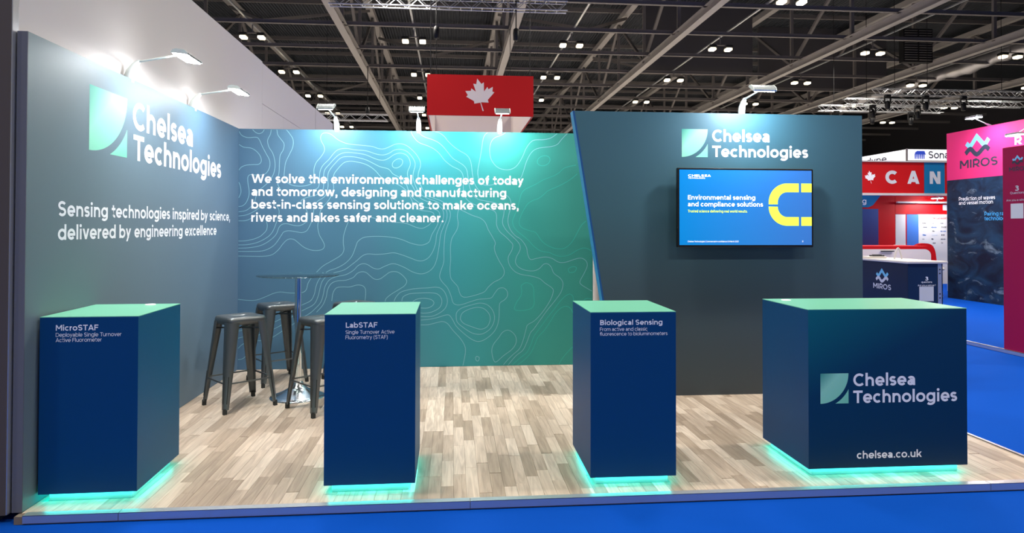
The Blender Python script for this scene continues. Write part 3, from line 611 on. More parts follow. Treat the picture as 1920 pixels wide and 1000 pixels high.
for t, cx, cy in ((p1, .345, .545), (ct, .115, .50)):
    mb = MB(); mb.lathe([(0.031, 1.0002), (0.031, 1.003), (0.028, 1.0045), (0.012, 1.0045)], 24, cx, cy); mb.build('cable_cap', M_['white'], t)

# ------------------------------------------------------------------ television
tv = empty('television', (1.9545, 5.772, 1.3155)); tag(tv, 'wide flat television showing a blue slide on the dark wall', 'television')
TW, TH = 1.236, 0.695
mb = MB(); mb.box(0, TW, -0.022, 0.018, 0, TH, 0, 0.004); mb.box(0.25, TW-0.25, 0.018, 0.055, 0.12, TH-0.12); mb.build('casing', M_['bezel'], tv)
mb = MB(); mb.box(0.45, 0.78, 0.055, 0.0895, 0.22, 0.48); mb.build('wall_bracket', M_['black'], tv)
bz = 0.016; sx0, sx1, sz0, sz1 = bz, TW-bz, bz+0.004, TH-bz
SW, SH = sx1-sx0, sz1-sz0
outline('screen', [(0,0),(SW,0),(SW,SH),(0,SH)], (sx0, -0.0226, sz0), ux, vz, M_['screen'], tv, lambda a, c: (a/SW, c/SH))
def st(name, s_, l, r_, bs, cap, wt, m): lettering(name, s_, (sx0+l*SW, -0.0232, sz0+(1-bs)*SH), ux, (r_-l)*SW, cap*SH, wt, M_[m], tv)
st('slide_logo', 'CHELSEA', .065, .235, .094, .031, .22, 'scr_white'); st('slide_logo', 'TECHNOLOGIES', .065, .192, .120, .018, .18, 'scr_white')
st('slide_title', 'Environmental sensing', .063, .569, .397, .060, .19, 'scr_white'); st('slide_title', 'and compliance solutions', .063, .628, .487, .060, .19, 'scr_white')
st('slide_subtitle', 'Trusted science delivering real world results.', .063, .51, .567, .034, .17, 'scr_lime')
st('slide_footer', 'Chelsea Technologies | Commercial-in-confidence | 6 March 2025', .061, .443, .962, .020, .14, 'scr_white'); st('slide_footer', '2', .925, .934, .960, .020, .16, 'scr_white')
def lime(pts): outline('slide_shape', [(sx0 + a*SW, sz0 + (1-c)*SH) for a, c in pts], (0, -0.0230, 0), ux, vz, M_['scr_lime'], tv)
asp = SW/SH; R0x = .141; R0y = .141*asp; kx, ky = .069, .117
def qarc(cx, cy, s_):
    o = [(cx - R0x*math.cos(a), cy - s_*R0y*math.sin(a)) for a in [math.pi/2*k/16 for k in range(17)]]
    i = [(cx - (R0x-kx)*math.cos(a), cy - s_*(R0y-ky)*math.sin(a)) for a in [math.pi/2*k/16 for k in range(17)]]
    return o, i
for s_, yo, yg in ((1, .174, .455), (-1, .742, .486)):
    cx = .671 + R0x; cy = yo + s_*R0y
    o, i = qarc(cx, cy, s_)
    pts = [(.671, yg)] + o + [(.901, yo), (.901, yo + s_*ky)] + i[::-1] + [(.671+kx, yg)]
    lime(pts); lime([(.920, yo), (1.0, yo), (1.0, yo + s_*ky), (.920, yo + s_*ky)])

# ------------------------------------------------------------------ arm lamps on the wall tops
def arm_lamp(label, base, ang, reach, drop, head_len, skew=0.0, tl=0.25):
    """base = point on the wall top, ang = direction the arm leans, head hangs out over the wall face"""
    t = empty('arm_lamp', base, ang); tag(t, label, 'lamp', 'arm lamps clipped to the wall tops')
    # local +x leans away from the wall face
    mb = MB()
    rings = []
    for z, x, wx, wy in ((-0.02, 0, .024, .025), (0.03, 0, .028, .027), (0.065, 0.010, .026, .027), (0.11, 0.042, .019, .021), (0.135, 0.066, .011, .013)):
        rings.append([(x-wx, -wy*.7, z), (x-wx*.5, -wy, z), (x+wx*.5, -wy, z), (x+wx, -wy*.7, z), (x+wx, wy*.7, z), (x+wx*.5, wy, z), (x-wx*.5, wy, z), (x-wx, wy*.7, z)])
    mb.loft(rings, True, True, 0, True); mb.build('clamp', M_['lamp_white'], t)
    mb = MB(); mb.tube([(0.055, 0, 0.124), (reach-0.03, skew, drop-0.003)], 0.0075, 10); mb.build('arm', M_['lamp_white'], t)
    h = head_len/2     # head tilts so its lens looks back at the wall
    hd = MB(); hd.xf = Matrix.Translation((reach, 0, drop)) @ Matrix.Rotation(tl, 4, 'Y')
    prof = [(-0.052, -0.004), (-0.045, 0.012), (-0.02, 0.022), (0.03, 0.020), (0.052, 0.006), (0.052, -0.006), (-0.05, -0.008)]
    hd.loft([[(a, -h, c) for a, c in prof], [(a, h, c) for a, c in prof]], True, True)
    ho = hd.build('lamp_head', M_['lamp_grey'], t)
    for s_ in (-1, 1):
        cp = MB(); cp.xf = hd.xf
        cp.loft([[(a*1.04, s_*h, c*1.1) for a, c in prof], [(a*1.04, s_*(h+0.007), c*1.1) for a, c in prof]], True, True)
        cp.build('end_cap', M_['lamp_white'], ho)
    df = MB(); df.xf = hd.xf
    df.box(-0.046, 0.046, -h+0.008, h-0.008, -0.0135, -0.0085); df.build('diffuser', M_['arm_led_wide' if h > 0.11 else 'arm_led'], ho)
    return t
arm_lamp('arm lamp on the left wall nearest the camera', (-2.245, 4.92, 2.512), 0.0, 0.385, 0.165, 0.27, -0.07, 0.12)
arm_lamp('arm lamp on the left wall nearer the corner', (-2.245, 6.08, 2.512), 0.0, 0.385, 0.160, 0.27, -0.07, 0.12)
arm_lamp('leftmost of the three arm lamps on the contour back wall', (-1.222, 7.30, 2.512), -math.pi/2 - 0.10, 0.40, 0.180, 0.155, 0.0, 0.55)
arm_lamp('middle one of the three arm lamps on the contour back wall', (-0.362, 7.30, 2.512), -math.pi/2, 0.40, 0.168, 0.145, 0.0, 0.55)
arm_lamp('rightmost of the three arm lamps on the contour back wall', (0.506, 7.30, 2.512), -math.pi/2, 0.40, 0.165, 0.145, 0.0, 0.55)
arm_lamp('arm lamp above the television on the dark wall', (2.600, 5.90, 2.512), -math.pi/2, 0.42, 0.150, 0.19, 0.0, 0.55)

# ------------------------------------------------------------------ bar table and stools
bt = empty('bar_table', (-1.345, 6.09, 0)); tag(bt, 'round glass bar table on a chrome column among the stools', 'table')
mb = MB(); mb.lathe([(0.0, 1.0575), (0.335, 1.0575), (0.348, 1.0595), (0.351, 1.0625), (0.348, 1.0655), (0.335, 1.0675), (0.0, 1.0675)], 64, cap0=False, cap1=False); mb.build('table_top', M_['glass'], bt)
mb = MB(); mb.lathe([(0.0285, 0.40), (0.0285, 1.045)], 28); mb.lathe([(0.031, 0.385), (0.031, 0.405)], 28); mb.lathe([(0.0355, 0.10), (0.0355, 0.385)], 28); mb.build('column', M_['chrome'], bt)
mb = MB(); mb.lathe([(0.235, 0.0), (0.235, 0.006), (0.228, 0.012), (0.19, 0.026), (0.14, 0.045), (0.09, 0.072), (0.06, 0.098), (0.045, 0.125), (0.040, 0.135)], 56); mb.build('base', M_['chrome'], bt)
mb = MB(); mb.lathe([(0.03, 1.04), (0.09, 1.049), (0.09, 1.0565), (0.0, 1.0565)], 32); mb.build('mounting_plate', M_['chrome'], bt)

def rsq(hw, r, z, n=6):
    out = []
    for cx, cy, a0 in ((hw-r, hw-r, 0), (-hw+r, hw-r, 90), (-hw+r, -hw+r, 180), (hw-r, -hw+r, 270)):
        for k in range(n+1):
            a = math.radians(a0 + 90*k/n); out.append((cx + r*math.cos(a), cy + r*math.sin(a), z))
    return out
def make_stool():
    t = empty('bar_stool', (0, 0, 0))
    mb = MB(); N = 28
    oval = []
    for p in rsq(0.1, 0.1, 0.748):
        a = math.atan2(p[1], p[0]); oval.append((0.032*math.cos(a), 0.011*math.sin(a), 0.7465))
    ov2 = [(p[0], p[1], 0.735) for p in oval]
    rings = [ov2, oval, rsq(0.10, 0.05, 0.7475), rsq(0.137, 0.045, 0.7495), rsq(0.150, 0.045, 0.747), rsq(0.157, 0.046, 0.739), rsq(0.160, 0.046, 0.728), rsq(0.163, 0.046, 0.690), rsq(0.161, 0.045, 0.690), rsq(0.155, 0.043, 0.735), rsq(0.11, 0.03, 0.742)]
    mb.loft(rings[::-1], False, True, 0, True); mb.build('seat', M_['gunmetal'], t)
    top_c, bot_c = 0.1635, 0.222
    for sx in (1, -1):
        for sy in (1, -1):
            mb = MB(); rings = []
            for k in range(7):
                f = k/6; z = 0.708 - f*(0.708-0.035); c = top_c + (bot_c-top_c)*f; wl = 0.088 + (0.040-0.088)*f; r = 0.042 + (0.02-0.042)*f; th = 0.003
                o = [(c-wl, c)] + [(c-r + r*math.cos(math.radians(90-90*q/5)), c-r + r*math.sin(math.radians(90-90*q/5))) for q in range(6)] + [(c, c-wl)]
                i = [(c-wl, c-th)] + [(c-r + (r-th)*math.cos(math.radians(90-90*q/5)), c-r + (r-th)*math.sin(math.radians(90-90*q/5))) for q in range(6)] + [(c-th, c-wl)]
                rings.append([(sx*a, sy*d, z) for a, d in o + i[::-1]])
            mb.loft(rings, True, True, 0, True); lg = mb.build('leg', M_['gunmetal'], t)
            gv = MB(); c0 = top_c + (bot_c-top_c)*.62; c1 = top_c + (bot_c-top_c)*.93
            for a, (d0, d1) in ((0.024, (c0, c1)),):
                gv.bar((sx*(d0-a), sy*(d0+.0004), 0.708-.673*.62), (sx*(d1-a+.004), sy*(d1+.0004), 0.708-.673*.93), 0.007, 0.002)
                gv.bar((sx*(d0+.0004), sy*(d0-a), 0.708-.673*.62), (sx*(d1+.0004), sy*(d1-a+.004), 0.708-.673*.93), 0.007, 0.002)
            gv.build('groove', M_['rubber'], lg)
            ft = MB(); cc = bot_c - 0.010
            ft.loft([[(sx*(cc+a+e), sy*(cc+d+e), z) for a, d in ((-.016,-.016),(.011,-.016),(.011,.011),(-.016,.011))] for z, e in ((0.045, -.002), (0.0, 0.0))], True, True); ft.build('foot_cap', M_['rubber'], lg)
    fz = 0.235; c = top_c + (bot_c-top_c)*((0.708-fz)/0.673) - 0.004
    for k, (a, d) in enumerate((((-c, c), (c, c)), ((c, c), (c, -c)), ((c, -c), (-c, -c)), ((-c, -c), (-c, c)))):
        e = 0.03; dx, dy = (d[0]-a[0])/(2*c), (d[1]-a[1])/(2*c)
        mb = MB(); mb.bar((a[0]+dx*e, a[1]+dy*e, fz), (d[0]-dx*e, d[1]-dy*e, fz), 0.010, 0.011); mb.build('footrest', M_['gunmetal'], t)
    for s_ in (1, -1):
        mb = MB(); q = 0.150; mb.bar((-q, -s_*q, 0.645), (q, s_*q, 0.648), 0.006, 0.012); mb.build('cross_brace', M_['gunmetal'], t)
    return t
stools = [((-1.762, 5.845), 0.70, 'gunmetal bar stool nearest the left wall, standing in front'),
          ((-1.680, 6.735), 0.60, 'gunmetal bar stool behind the table, beside the wall corner'),
          ((-1.049, 5.692), 0.707, 'gunmetal bar stool half hidden by the middle plinth'),
          ((-0.956, 6.800), 0.86, 'gunmetal bar stool of which only the seat shows above the plinth')]
first = make_stool()
for k, ((x, y), rz, lb) in enumerate(stools):
    o = first if k == 0 else copy_tree(first)
    o.location = (x, y, 0); o.rotation_euler = (0, 0, rz); tag(o, lb, 'bar stool', 'bar stools around the glass table')
# ------------------------------------------------------------------ hall roof
ZB, ZT, ZD = 10.7, 14.9, 15.7          # lower chords, upper chords, roof deck
mb = MB(); mb.box(-45, 60, -25, 118, ZD, ZD+0.2)
ceiling = tag(mb.build('ceiling', M_['deck']), 'dark corrugated roof of the exhibition hall with steel trusses', kind='structure')
mb = MB(); mb.box(-45, 60, 117, 118, 0, ZD); tag(mb.build('wall_far', M_['hall_dark']), 'dark end wall of the exhibition hall', kind='structure')
mb = MB(); mb.box(59, 60, -25, 117, 0, ZD); tag(mb.build('wall_hall_right', M_['hall_dark']), 'dark side wall of the exhibition hall', kind='structure')
TX = [-13.4, -5.15, 2.85, 10.95, 19.8, 27.4, 36.2]
for x in TX:
    mb = MB()
    mb.box(x-0.17, x+0.17, 14, 116, ZB-0.03, ZB); mb.box(x-0.02, x+0.02, 14, 116, ZB, ZB+0.34); mb.box(x-0.17, x+0.17, 14, 116, ZB+0.34, ZB+0.37)
    tr = mb.build('roof_truss', M_['steel'], ceiling)
    mb = MB(); mb.box(x-0.2, x+0.2, 14, 116, ZT, ZT+0.35); mb.build('upper_chord', M_['steel'], tr)
    y = 20.0; k = 0
    while y < 92:
        mb = MB(); mb.bar((x, y, ZB+0.3), (x, y, ZT), 0.16, 0.16); mb.build('web_post', M_['steel_d'], tr)
        mb = MB(); mb.bar((x, y, ZB+0.3 if k % 2 else ZT), (x, y+6.0, ZT if k % 2 else ZB+0.3), 0.15, 0.15); mb.build('web_diagonal', M_['steel_d'], tr)
        y += 6.0; k += 1
y = 24.1
while y < 100:
    mb = MB(); mb.box(-30, 45, y-0.05, y+0.05, ZB+0.36, ZB+0.52); mb.box(-30, 45, y-0.09, y+0.09, ZB+0.34, ZB+0.36); mb.build('tie_beam', M_['steel_d'], ceiling)
    mb = MB(); mb.box(-30, 45, y+1.6, y+1.75, ZT+0.36, ZT+0.62); mb.build('purlin', M_['steel_d'], ceiling)
    y += 4.2
for x0, x1, y0 in ((-13.4, -5.15, 34), (-5.15, 2.85, 40), (2.85, 10.95, 34), (-5.15, 2.85, 58), (2.85, 10.95, 54), (10.95, 19.8, 44), (-13.4, -5.15, 52)):
    mb = MB(); mb.bar((x0, y0+8, ZT-0.15), ((x0+x1)/2, y0, ZB+0.9), 0.16, 0.16); mb.build('knee_brace', M_['steel_d'], ceiling)
    mb = MB(); mb.bar((x1, y0+8, ZT-0.15), ((x0+x1)/2, y0, ZB+0.9), 0.16, 0.16); mb.build('knee_brace', M_['steel_d'], ceiling)
FX = [-9.6, -1.9, 5.9, 13.6, 21.8, 29.5, 37.4]
for x in FX:
    mb = MB(); mb.box(x-0.045, x+0.045, 14, 100, ZB+0.50, ZB+0.56); mb.build('cable_tray', M_['alu'], ceiling)
mb = MB(); mb.box(12.2, 19.2, 41.9, 42.1, ZB+0.7, ZD); mb.build('smoke_curtain', M_['hall_dark'], ceiling)
mb = MB(); mb.box(21.5, 31.0, 45.9, 46.1, ZB+0.7, ZD); mb.build('smoke_curtain', M_['hall_dark'], ceiling)
lv = empty('louvre_vent', (25.4, 36, 10.9)); tag(lv, 'dark louvred air vent hanging below the roof at upper right', 'vent')
mb = MB(); mb.box(0, 1.75, 0.1, 0.5, 0, 1.9); mb.build('casing', M_['black'], lv)
for k in range(13):
    for x0 in (0.06, 0.92):
        mb = MB(); mb.bar((x0, 0.05, 0.12+k*0.138), (x0+0.74, 0.05, 0.12+k*0.138), 0.09, 0.03); mb.build('slat', M_['steel_d'], lv)
mb = MB(); rings = []
for k in range(46):
    y = 34 + k*0.4; r = 0.40 + 0.05*math.sin(k*1.9) + 0.03*math.sin(k*0.7)
    rings.append([(31.2 + r*math.cos(2*math.pi*q/18), y, 11.35 + 0.06*math.sin(k*.4) + r*math.sin(2*math.pi*q/18)) for q in range(18)])
mb.loft(rings, True, True, 0, True)
tag(mb.build('air_duct', M_['foil']), 'crumpled silver air duct running below the roof at upper right', 'duct')

# floodlights in pairs, on one grid through the whole hall
def make_flood():
    t = empty('flood_light', (0, 0, 0))
    mb = MB(); mb.bar((-0.55, 0, 0.16), (0.55, 0, 0.16), 0.07, 0.05); mb.bar((0, 0, 0.16), (0, 0, 0.55), 0.05, 0.05); mb.build('bracket', M_['steel_d'], t)
    for s_ in (-1, 1):
        mb = MB(); mb.box(s_*0.42-0.18, s_*0.42+0.18, -0.22, 0.22, 0, 0.14, 0, 0.03); hd = mb.build('lamp_head', M_['black'], t)
        mb = MB(); mb.box(s_*0.42-0.15, s_*0.42+0.15, -0.18, 0.18, -0.13, -0.002, 0, 0.02); mb.build('lens', M_['flood'], hd)
    return t
fl = None
ROW = {-9.6: 'above the tall white wall', -1.9: 'just left of the red banner', 5.9: 'just right of the red banner', 13.6: 'above the television wall', 21.8: 'above the dark wall end', 29.5: 'second from the right', 37.4: 'farthest to the right'}
NTH = ('first', 'second', 'third', 'fourth', 'fifth', 'sixth', 'seventh', 'eighth')
for r in range(-5, 9):
    y = 33.4 + 7.3*r
    for x in FX:
        lit = y < 75 and -10 < x < 30
        if y < 27 and x > 14 or r > (4 if x < 15 else 6): continue
        o = make_flood() if fl is None else copy_tree(fl)
        if fl is None: fl = o
        o.location = (x, y, ZB-0.05)
        tag(o, ('warm floodlight pair, %s from top in row %s' % (NTH[r+1], ROW[x])) if r >= -1 else 'floodlight pair of the hall roof grid overhead, out of view', 'floodlight', 'floodlights under the hall roof')
        if lit:
            l = bpy.data.lights.new('hall_lamp', 'AREA'); l.shape = 'RECTANGLE'; l.size = 1.8; l.size_y = 0.4; l.energy = HALL_LAMP_POWER; l.color = (1.0, 0.93, 0.83); l.spread = math.radians(150)
            q = bpy.data.objects.new('hall_lamp', l); COL.objects.link(q); q.location = (0, 0, -0.15); q.parent = o

# lighting trusses with hanging gear
def box_truss(label, x0, x1, y, z, sz):
    t = empty('lighting_truss', (x0, y, z)); tag(t, label, 'truss', 'lattice lighting trusses hanging from the roof')
    L = x1-x0
    for a in (0, sz):
        for c in (0, sz):
            mb = MB(); mb.tube([(0, a, c), (L, a, c)], sz*0.075, 6); mb.build('chord', M_['alu'], t)
    n = max(2, int(L/sz/1.15)); mb = MB(); st_ = L/n
    for k in range(n):
        for a in (0, sz):
            mb.bar((k*st_, a, 0 if k % 2 else sz), ((k+1)*st_, a, sz if k % 2 else 0), sz*.07, sz*.07)
        for c in (0, sz): mb.bar((k*st_, 0, c), (k*st_, sz, c), sz*.06, sz*.06)
    mb.build('lacing', M_['alu'], t)
    mb = MB()
    for f in (.12, .88): mb.bar((L*f, sz/2, sz*0.9), (L*f, sz/2, ZD-z), 0.02, 0.02)
    mb.build('hanging_cable', M_['black'], t)
box_truss('long lattice lighting truss at the top centre of the picture', -4.7, 4.45, 26.0, 9.95, 0.36)
box_truss('silver lattice truss at upper right, highest of the stacked three', 19.7, 28.5, 30.0, 7.75, 0.29)
box_truss('silver lattice truss at upper right, middle of the stacked three', 19.8, 29.5, 32.5, 7.75, 0.29)
box_truss('silver lattice truss at upper right, lowest of the stacked three', 19.5, 26.5, 34.4, 7.75, 0.29)
box_truss('small lattice truss seen far off above the contour wall', -7.6, -3.7, 39.0, 7.55, 0.36)
def stage_light():
    t = empty('stage_light', (0, 0, 0))
    mb = MB(); mb.box(-0.13, 0.13, -0.1, 0.1, -0.12, 0.0, 0, 0.02); mb.build('base_box', M_['black'], t)
    mb = MB(); mb.bar((-0.15, 0, -0.12), (-0.15, 0, -0.42), 0.03, 0.08); mb.bar((0.15, 0, -0.12), (0.15, 0, -0.42), 0.03, 0.08); mb.bar((-0.16, 0, -0.14), (0.16, 0, -0.14), 0.08, 0.04); mb.build('yoke', M_['black'], t)
    mb = MB(); mb.lathe([(0.07, -0.30), (0.125, -0.36), (0.12, -0.52), (0.10, -0.66), (0.085, -0.68)], 16); mb.build('head', M_['black'], t)
    return t
sl0 = stage_light()
SLP = [(x, y, t, n) for y, t, xs in ((30.0, 'highest', (20.3, 22.2, 24.1)), (32.5, 'middle', (21.2, 23.6)), (34.4, 'lowest', (20.4, 22.4, 24.6))) for n, x in enumerate(xs)]
for k, (x, y, tn, n) in enumerate(SLP):
    o = sl0 if k == 0 else copy_tree(sl0); o.location = (x, y, 7.729)
    tag(o, 'black stage light, %s from left on the %s of three stacked trusses' % (NTH[n], tn), 'stage light', 'stage lights on the trusses')
def hoist(label, x, y, z):
    t = empty('chain_hoist', (x, y, z)); tag(t, label, 'hoist', 'black chain hoists')
    mb = MB(); mb.lathe([(0.05, 0.0), (0.11, 0.04), (0.12, 0.30), (0.10, 0.46), (0.05, 0.50)], 14); mb.build('body', M_['black'], t)
    mb = MB(); mb.tube([(0, 0, 0.48), (0, 0, ZB-z)], 0.022, 6); mb.build('chain', M_['black'], t)
hoist('black chain hoist below the top truss, left of the red banner', -0.64, 26.2, 8.75)
hoist('black chain hoist below the top truss, above the red banner', 2.45, 26.2, 8.75)
hoist('small black hoist left of the middle back wall lamp', -4.85, 39.2, 7.85)

# hanging red banner ring
bn = empty('hanging_banner', (-0.703, 20.0, 4.775)); tag(bn, 'hanging red fabric banner box with a pale maple leaf', 'banner')
BW, BH, BD, th = 3.04, 1.205, 7.0, 0.05
for nm, m, a in (('front_face', 'red', (0, BW, -th, 0, 0, BH)), ('inner_lining', 'lining', (0.002, BW-0.002, 0, 0.01, 0, BH)), ('back_face', 'lining', (0, BW, BD, BD+th, 0, BH)), ('side_face', 'red', (-th, 0, -th, BD+th, 0, BH)), ('side_face', 'red', (BW, BW+th, -th, BD+th, 0, BH)), ('inner_lining', 'lining', (0, 0.01, 0.01, BD, 0, BH)), ('inner_lining', 'lining', (BW-0.01, BW, 0.01, BD, 0, BH))):
    mb = MB(); mb.box(*a); mb.build(nm, M_[m], bn)
maple_leaf((1.503, -th-0.003, 0.62), ux, vz, 0.96, M_['lining'], bn)
for x in (0.05, BW-0.05):
    for y in (0.0, BD):
        mb = MB(); mb.tube([(x, y, BH), (x, y, ZB-4.775)], 0.012, 6); mb.build('hanging_cable', M_['black'], bn)

# ------------------------------------------------------------------ stands across the aisle
mb = MB(); mb.box(6.755, 16, 5.5, 14.4, -0.044, 0.0)
tag(mb.build('floor_neighbour', M_['carpet']), 'blue carpeted platform of the stand across the aisle', kind='structure')
mb = MB(); mb.box(6.748, 6.755, 5.5, 14.4, -0.04, 0.003); mb.box(6.748, 6.79, 5.5, 14.4, 0.0005, 0.003)
tag(mb.build('trim_5', M_['alu']), 'silver edging of the platform across the aisle', kind='structure')

un = (0, -1, 0)      # these panels face the aisle and read towards the camera
tp = empty('display_tower', (6.765, 7.79, 0)); tag(tp, 'magenta display panel at the right edge of the picture', 'display panel')
mb = MB(); mb.box(0, 0.12, -0.99, 0, 0.003, 2.478, 0, 0.003); mb.build('panel', M_['magenta'], tp)
def tx(parent, name, s_, X, y0, y1, z, cap, wt, m): lettering(name, s_, (X, y0-parent.location.y, z), un, y0-y1, cap, wt, M_[m], parent)
crown_logo((-0.001, 7.565-7.79, 2.305), un, vz, 0.17, M_['sky_blue'], M_['ink'], tp)
tx(tp, 'panel_title', 'MIROS', -0.001, 7.69, 7.42, 2.177, 0.052, .19, 'ink')
tx(tp, 'panel_number', '3', -0.001, 7.606, 7.548, 1.940, 0.062, .2, 'grey_txt'); tx(tp, 'panel_caption', 'Questions', -0.001, 7.677, 7.468, 1.902, 0.028, .13, 'grey_txt'); tx(tp, 'panel_caption', 'Are you a winner?', -0.001, 7.734, 7.40, 1.816, 0.026, .13, 'grey_txt')
outline('info_card', [(0, 0), (.185, 0), (.185, .18), (0, .18)], (-0.001, 7.671-7.79, 1.606), un, vz, M_['card'], tp)

mw = empty('exhibition_wall', (10.55, 13.62, -0.0)); tag(mw, 'tall pink topped exhibition wall printed with a dark stormy sea', 'exhibition wall')
mb = MB(); mb.box(0, 0.08, -3.4, 0, 2.504, 3.51); mb.build('header_panel', M_['pink'], mw)
mb = MB(); mb.box(0, 0.08, -3.4, 0, 0.003, 2.504); mb.build('sea_panel', M_['ocean'], mw)
crown_logo((-0.002, 12.77-13.62, 3.145), un, vz, 0.70, M_['sky_blue'], M_['ink'], mw)
tx(mw, 'wall_title', 'MIROS', -0.002, 13.244, 12.259, 2.722, 0.17, .19, 'ink'); tx(mw, 'wall_title', 'R', -0.002, 11.86, 11.70, 3.06, 0.16, .22, 'white')
tx(mw, 'wall_caption', 'Prediction of waves', -0.002, 13.28, 12.33, 2.058, 0.075, .15, 'white'); tx(mw, 'wall_caption', 'and vessel motion', -0.002, 13.281, 12.384, 1.973, 0.075, .15, 'white')
tx(mw, 'wall_caption', 'Pairing radar', -0.002, 12.60, 11.95, 1.738, 0.075, .15, 'cyan_txt'); tx(mw, 'wall_caption', 'technology', -0.002, 12.60, 12.03, 1.643, 0.075, .15, 'cyan_txt')
def small_arm(label, base, head):
    t = empty('arm_lamp', base); tag(t, label, 'lamp')
    d = Vector(head) - Vector(base)
    mb = MB(); mb.loft([[(-.03,-.03,0),(.03,-.03,0),(.03,.03,0),(-.03,.03,0)], [Vector(p)+d*.28 for p in ((-.02,-.02,0),(.02,-.02,0),(.02,.02,0),(-.02,.02,0))]], True, True); mb.build('clamp', M_['lamp_white'], t)
    mb = MB(); mb.tube([d*.25, d*.95], 0.01, 8); mb.build('arm', M_['lamp_white'], t)
    mb = MB(); mb.box(d.x-.07, d.x+.07, d.y-.15, d.y+.15, d.z, d.z+.04, 0, .01); hd = mb.build('lamp_head', M_['lamp_grey'], t)
    mb = MB(); mb.box(d.x-.06, d.x+.06, d.y-.14, d.y+.14, d.z-.008, d.z-.001); mb.build('diffuser', M_['arm_led'], hd)
small_arm('arm lamp on top of the pink exhibition wall', (10.57, 12.45, 3.51), (10.05, 12.25, 3.62))
small_arm('arm lamp in front of the white letter on the pink wall', (10.57, 11.2, 3.51), (10.05, 11.3, 3.16))

mc = empty('display_counter', (6.85, 9.67, 0)); tag(mc, 'dark navy counter with a white top across the aisle', 'counter')
mb = MB(); mb.box(0, 0.56, 0, 1.7, 0.0, 0.945); mb.build('body', [M_['night']], mc)
mb = MB(); mb.box(0.002, 0.47, -0.006, 0.0, 0.02, 0.935); mb.build('front_panel', M_['night2'], mc)
mb = MB(); mb.box(0.475, 0.535, -0.012, 0.03, 0.0, 0.945); po = mb.build('corner_post', M_['alu'], mc)
for z in (0.86, 0.80, 0.49, 0.43):
    mb = MB(); mb.xf = Matrix.Translation((0.505, -0.013, z)) @ Matrix.Rotation(math.pi/2, 4, 'X'); mb.lathe([(0.011, -0.002), (0.011, 0.002)], 12); mb.build('bolt', M_['black'], po)
mb = MB(); mb.box(-0.03, 0.62, -0.04, 1.75, 0.948, 0.985, 0, 0.006); mb.build('top_panel', M_['white_wall'], mc)
crown_logo((-0.002, 0.61, 0.715), un, vz, 0.34, M_['sky_blue'], M_['grey_txt'], mc)
lettering('counter_title', 'MIROS', (-0.002, 0.842, 0.511), un, 0.452, 0.084, .19, M_['grey_txt'], mc)
FS = 0.948     # the front panel stands a little nearer than where its print was measured
def fx(name, s_, x0, x1, z, cap, wt): lettering(name, s_, (x0*FS-6.85, -0.008, 1.488-(1.488-z)*FS), ux, (x1-x0)*FS, cap*FS, wt, M_['white'], mc)
fx('panel_number', '3', 7.513, 7.567, 0.652, 0.060, .2); fx('panel_caption', 'questions', 7.449, 7.63, 0.612, 0.030, .13); fx('panel_caption', 'Are you a winner?', 7.386, 7.693, 0.560, 0.028, .13)
outline('info_card', [(0, 0), (.231, 0), (.231, .222), (0, .222)], (7.413*FS-6.85, -0.008, 1.488-(1.488-.32)*FS), ux, vz, M_['card'], mc)
mb = MB()
for s_ in (-1, 1): mb.tube([(s_*0.062, 0, 0), (s_*0.045, 0, 0.08), (s_*0.016, 0, 0.165), (0, 0, 0.178)], 0.011, 8)
o = mb.build('sign_holder', M_['white_wall'], None, (7.03, 10.15, 0.996)); tag(o, 'white bent arch holder standing on the navy counter', 'holder')
mb = MB(); mb.box(-0.16, 0.16, -0.1, 0.1, 0, 0.03, 0, 0.006); o = mb.build('tray', M_['white_wall'], None, (7.02, 10.75, 0.985)); tag(o, 'flat white tray lying on the navy counter', 'tray')
mb = MB(); mb.box(-0.1, 0.1, -0.06, 0.06, 0, 0.02, 0, 0.005); mb.box(-0.07, 0.07, -0.03, 0.03, 0.02, 0.03, 0, 0.004); o = mb.build('card_reader', M_['black'], None, (7.05, 10.72, 1.016)); tag(o, 'small black device on the white tray', 'device')

# red and white pavilion behind
pv = empty('pavilion_fascia', (9.0, 15.0, 0)); tag(pv, 'red pavilion fascia with maple leaf and large pale letters', 'fascia')
def pbox(nm, m, x0, x1, y0, y1, z0, z1, bev=0, par=None):
    par = par or pv; q = MB(); L_ = par.location
    q.box(x0-L_.x, x1-L_.x, y0-L_.y, y1-L_.y, z0-L_.z, z1-L_.z, 0, bev); return q.build(nm, M_[m], par)
pbox('red_band', 'red2', 8.6, 11.045, 15.0, 15.12, 2.305, 3.03); pbox('blue_band', 'can_blue', 11.05, 11.56, 14.995, 15.12, 2.305, 3.03); pbox('red_band', 'red2', 11.565, 13.5, 15.0, 15.12, 2.305, 3.03)
pbox('bottom_rail', 'white_wall', 8.6, 13.5, 14.97, 15.12, 2.25, 2.303); pbox('top_rail', 'white_wall', 8.6, 13.5, 14.97, 15.12, 3.032, 3.06)
pbox('corner_post', 'white_wall', 11.69, 11.76, 15.0, 15.1, 0.0, 2.25)
maple_leaf((9.71-9.0, -0.003, 2.675), ux, vz, 0.30, M_['white'], pv)
for ch, a, c in (('C', 10.084, 10.386), ('A', 10.626, 10.931)): lettering('fascia_letter', ch, (a-9, -0.003, 2.525), ux, c-a, 0.305, .26, M_['card'], pv)
lettering('fascia_letter', 'N', (11.183-9, -0.008, 2.527), ux, 0.267, 0.295, .26, M_['card'], pv)
lb = empty('overhead_lightbox', (10.618, 15.0, 3.065)); tag(lb, 'glowing white overhead sign box above the red fascia', 'sign')
mb = MB(); mb.box(0.01, 2.4, 0.0, 2.6, 0, 0.275); mb.build('light_panel', M_['lightbox'], lb)
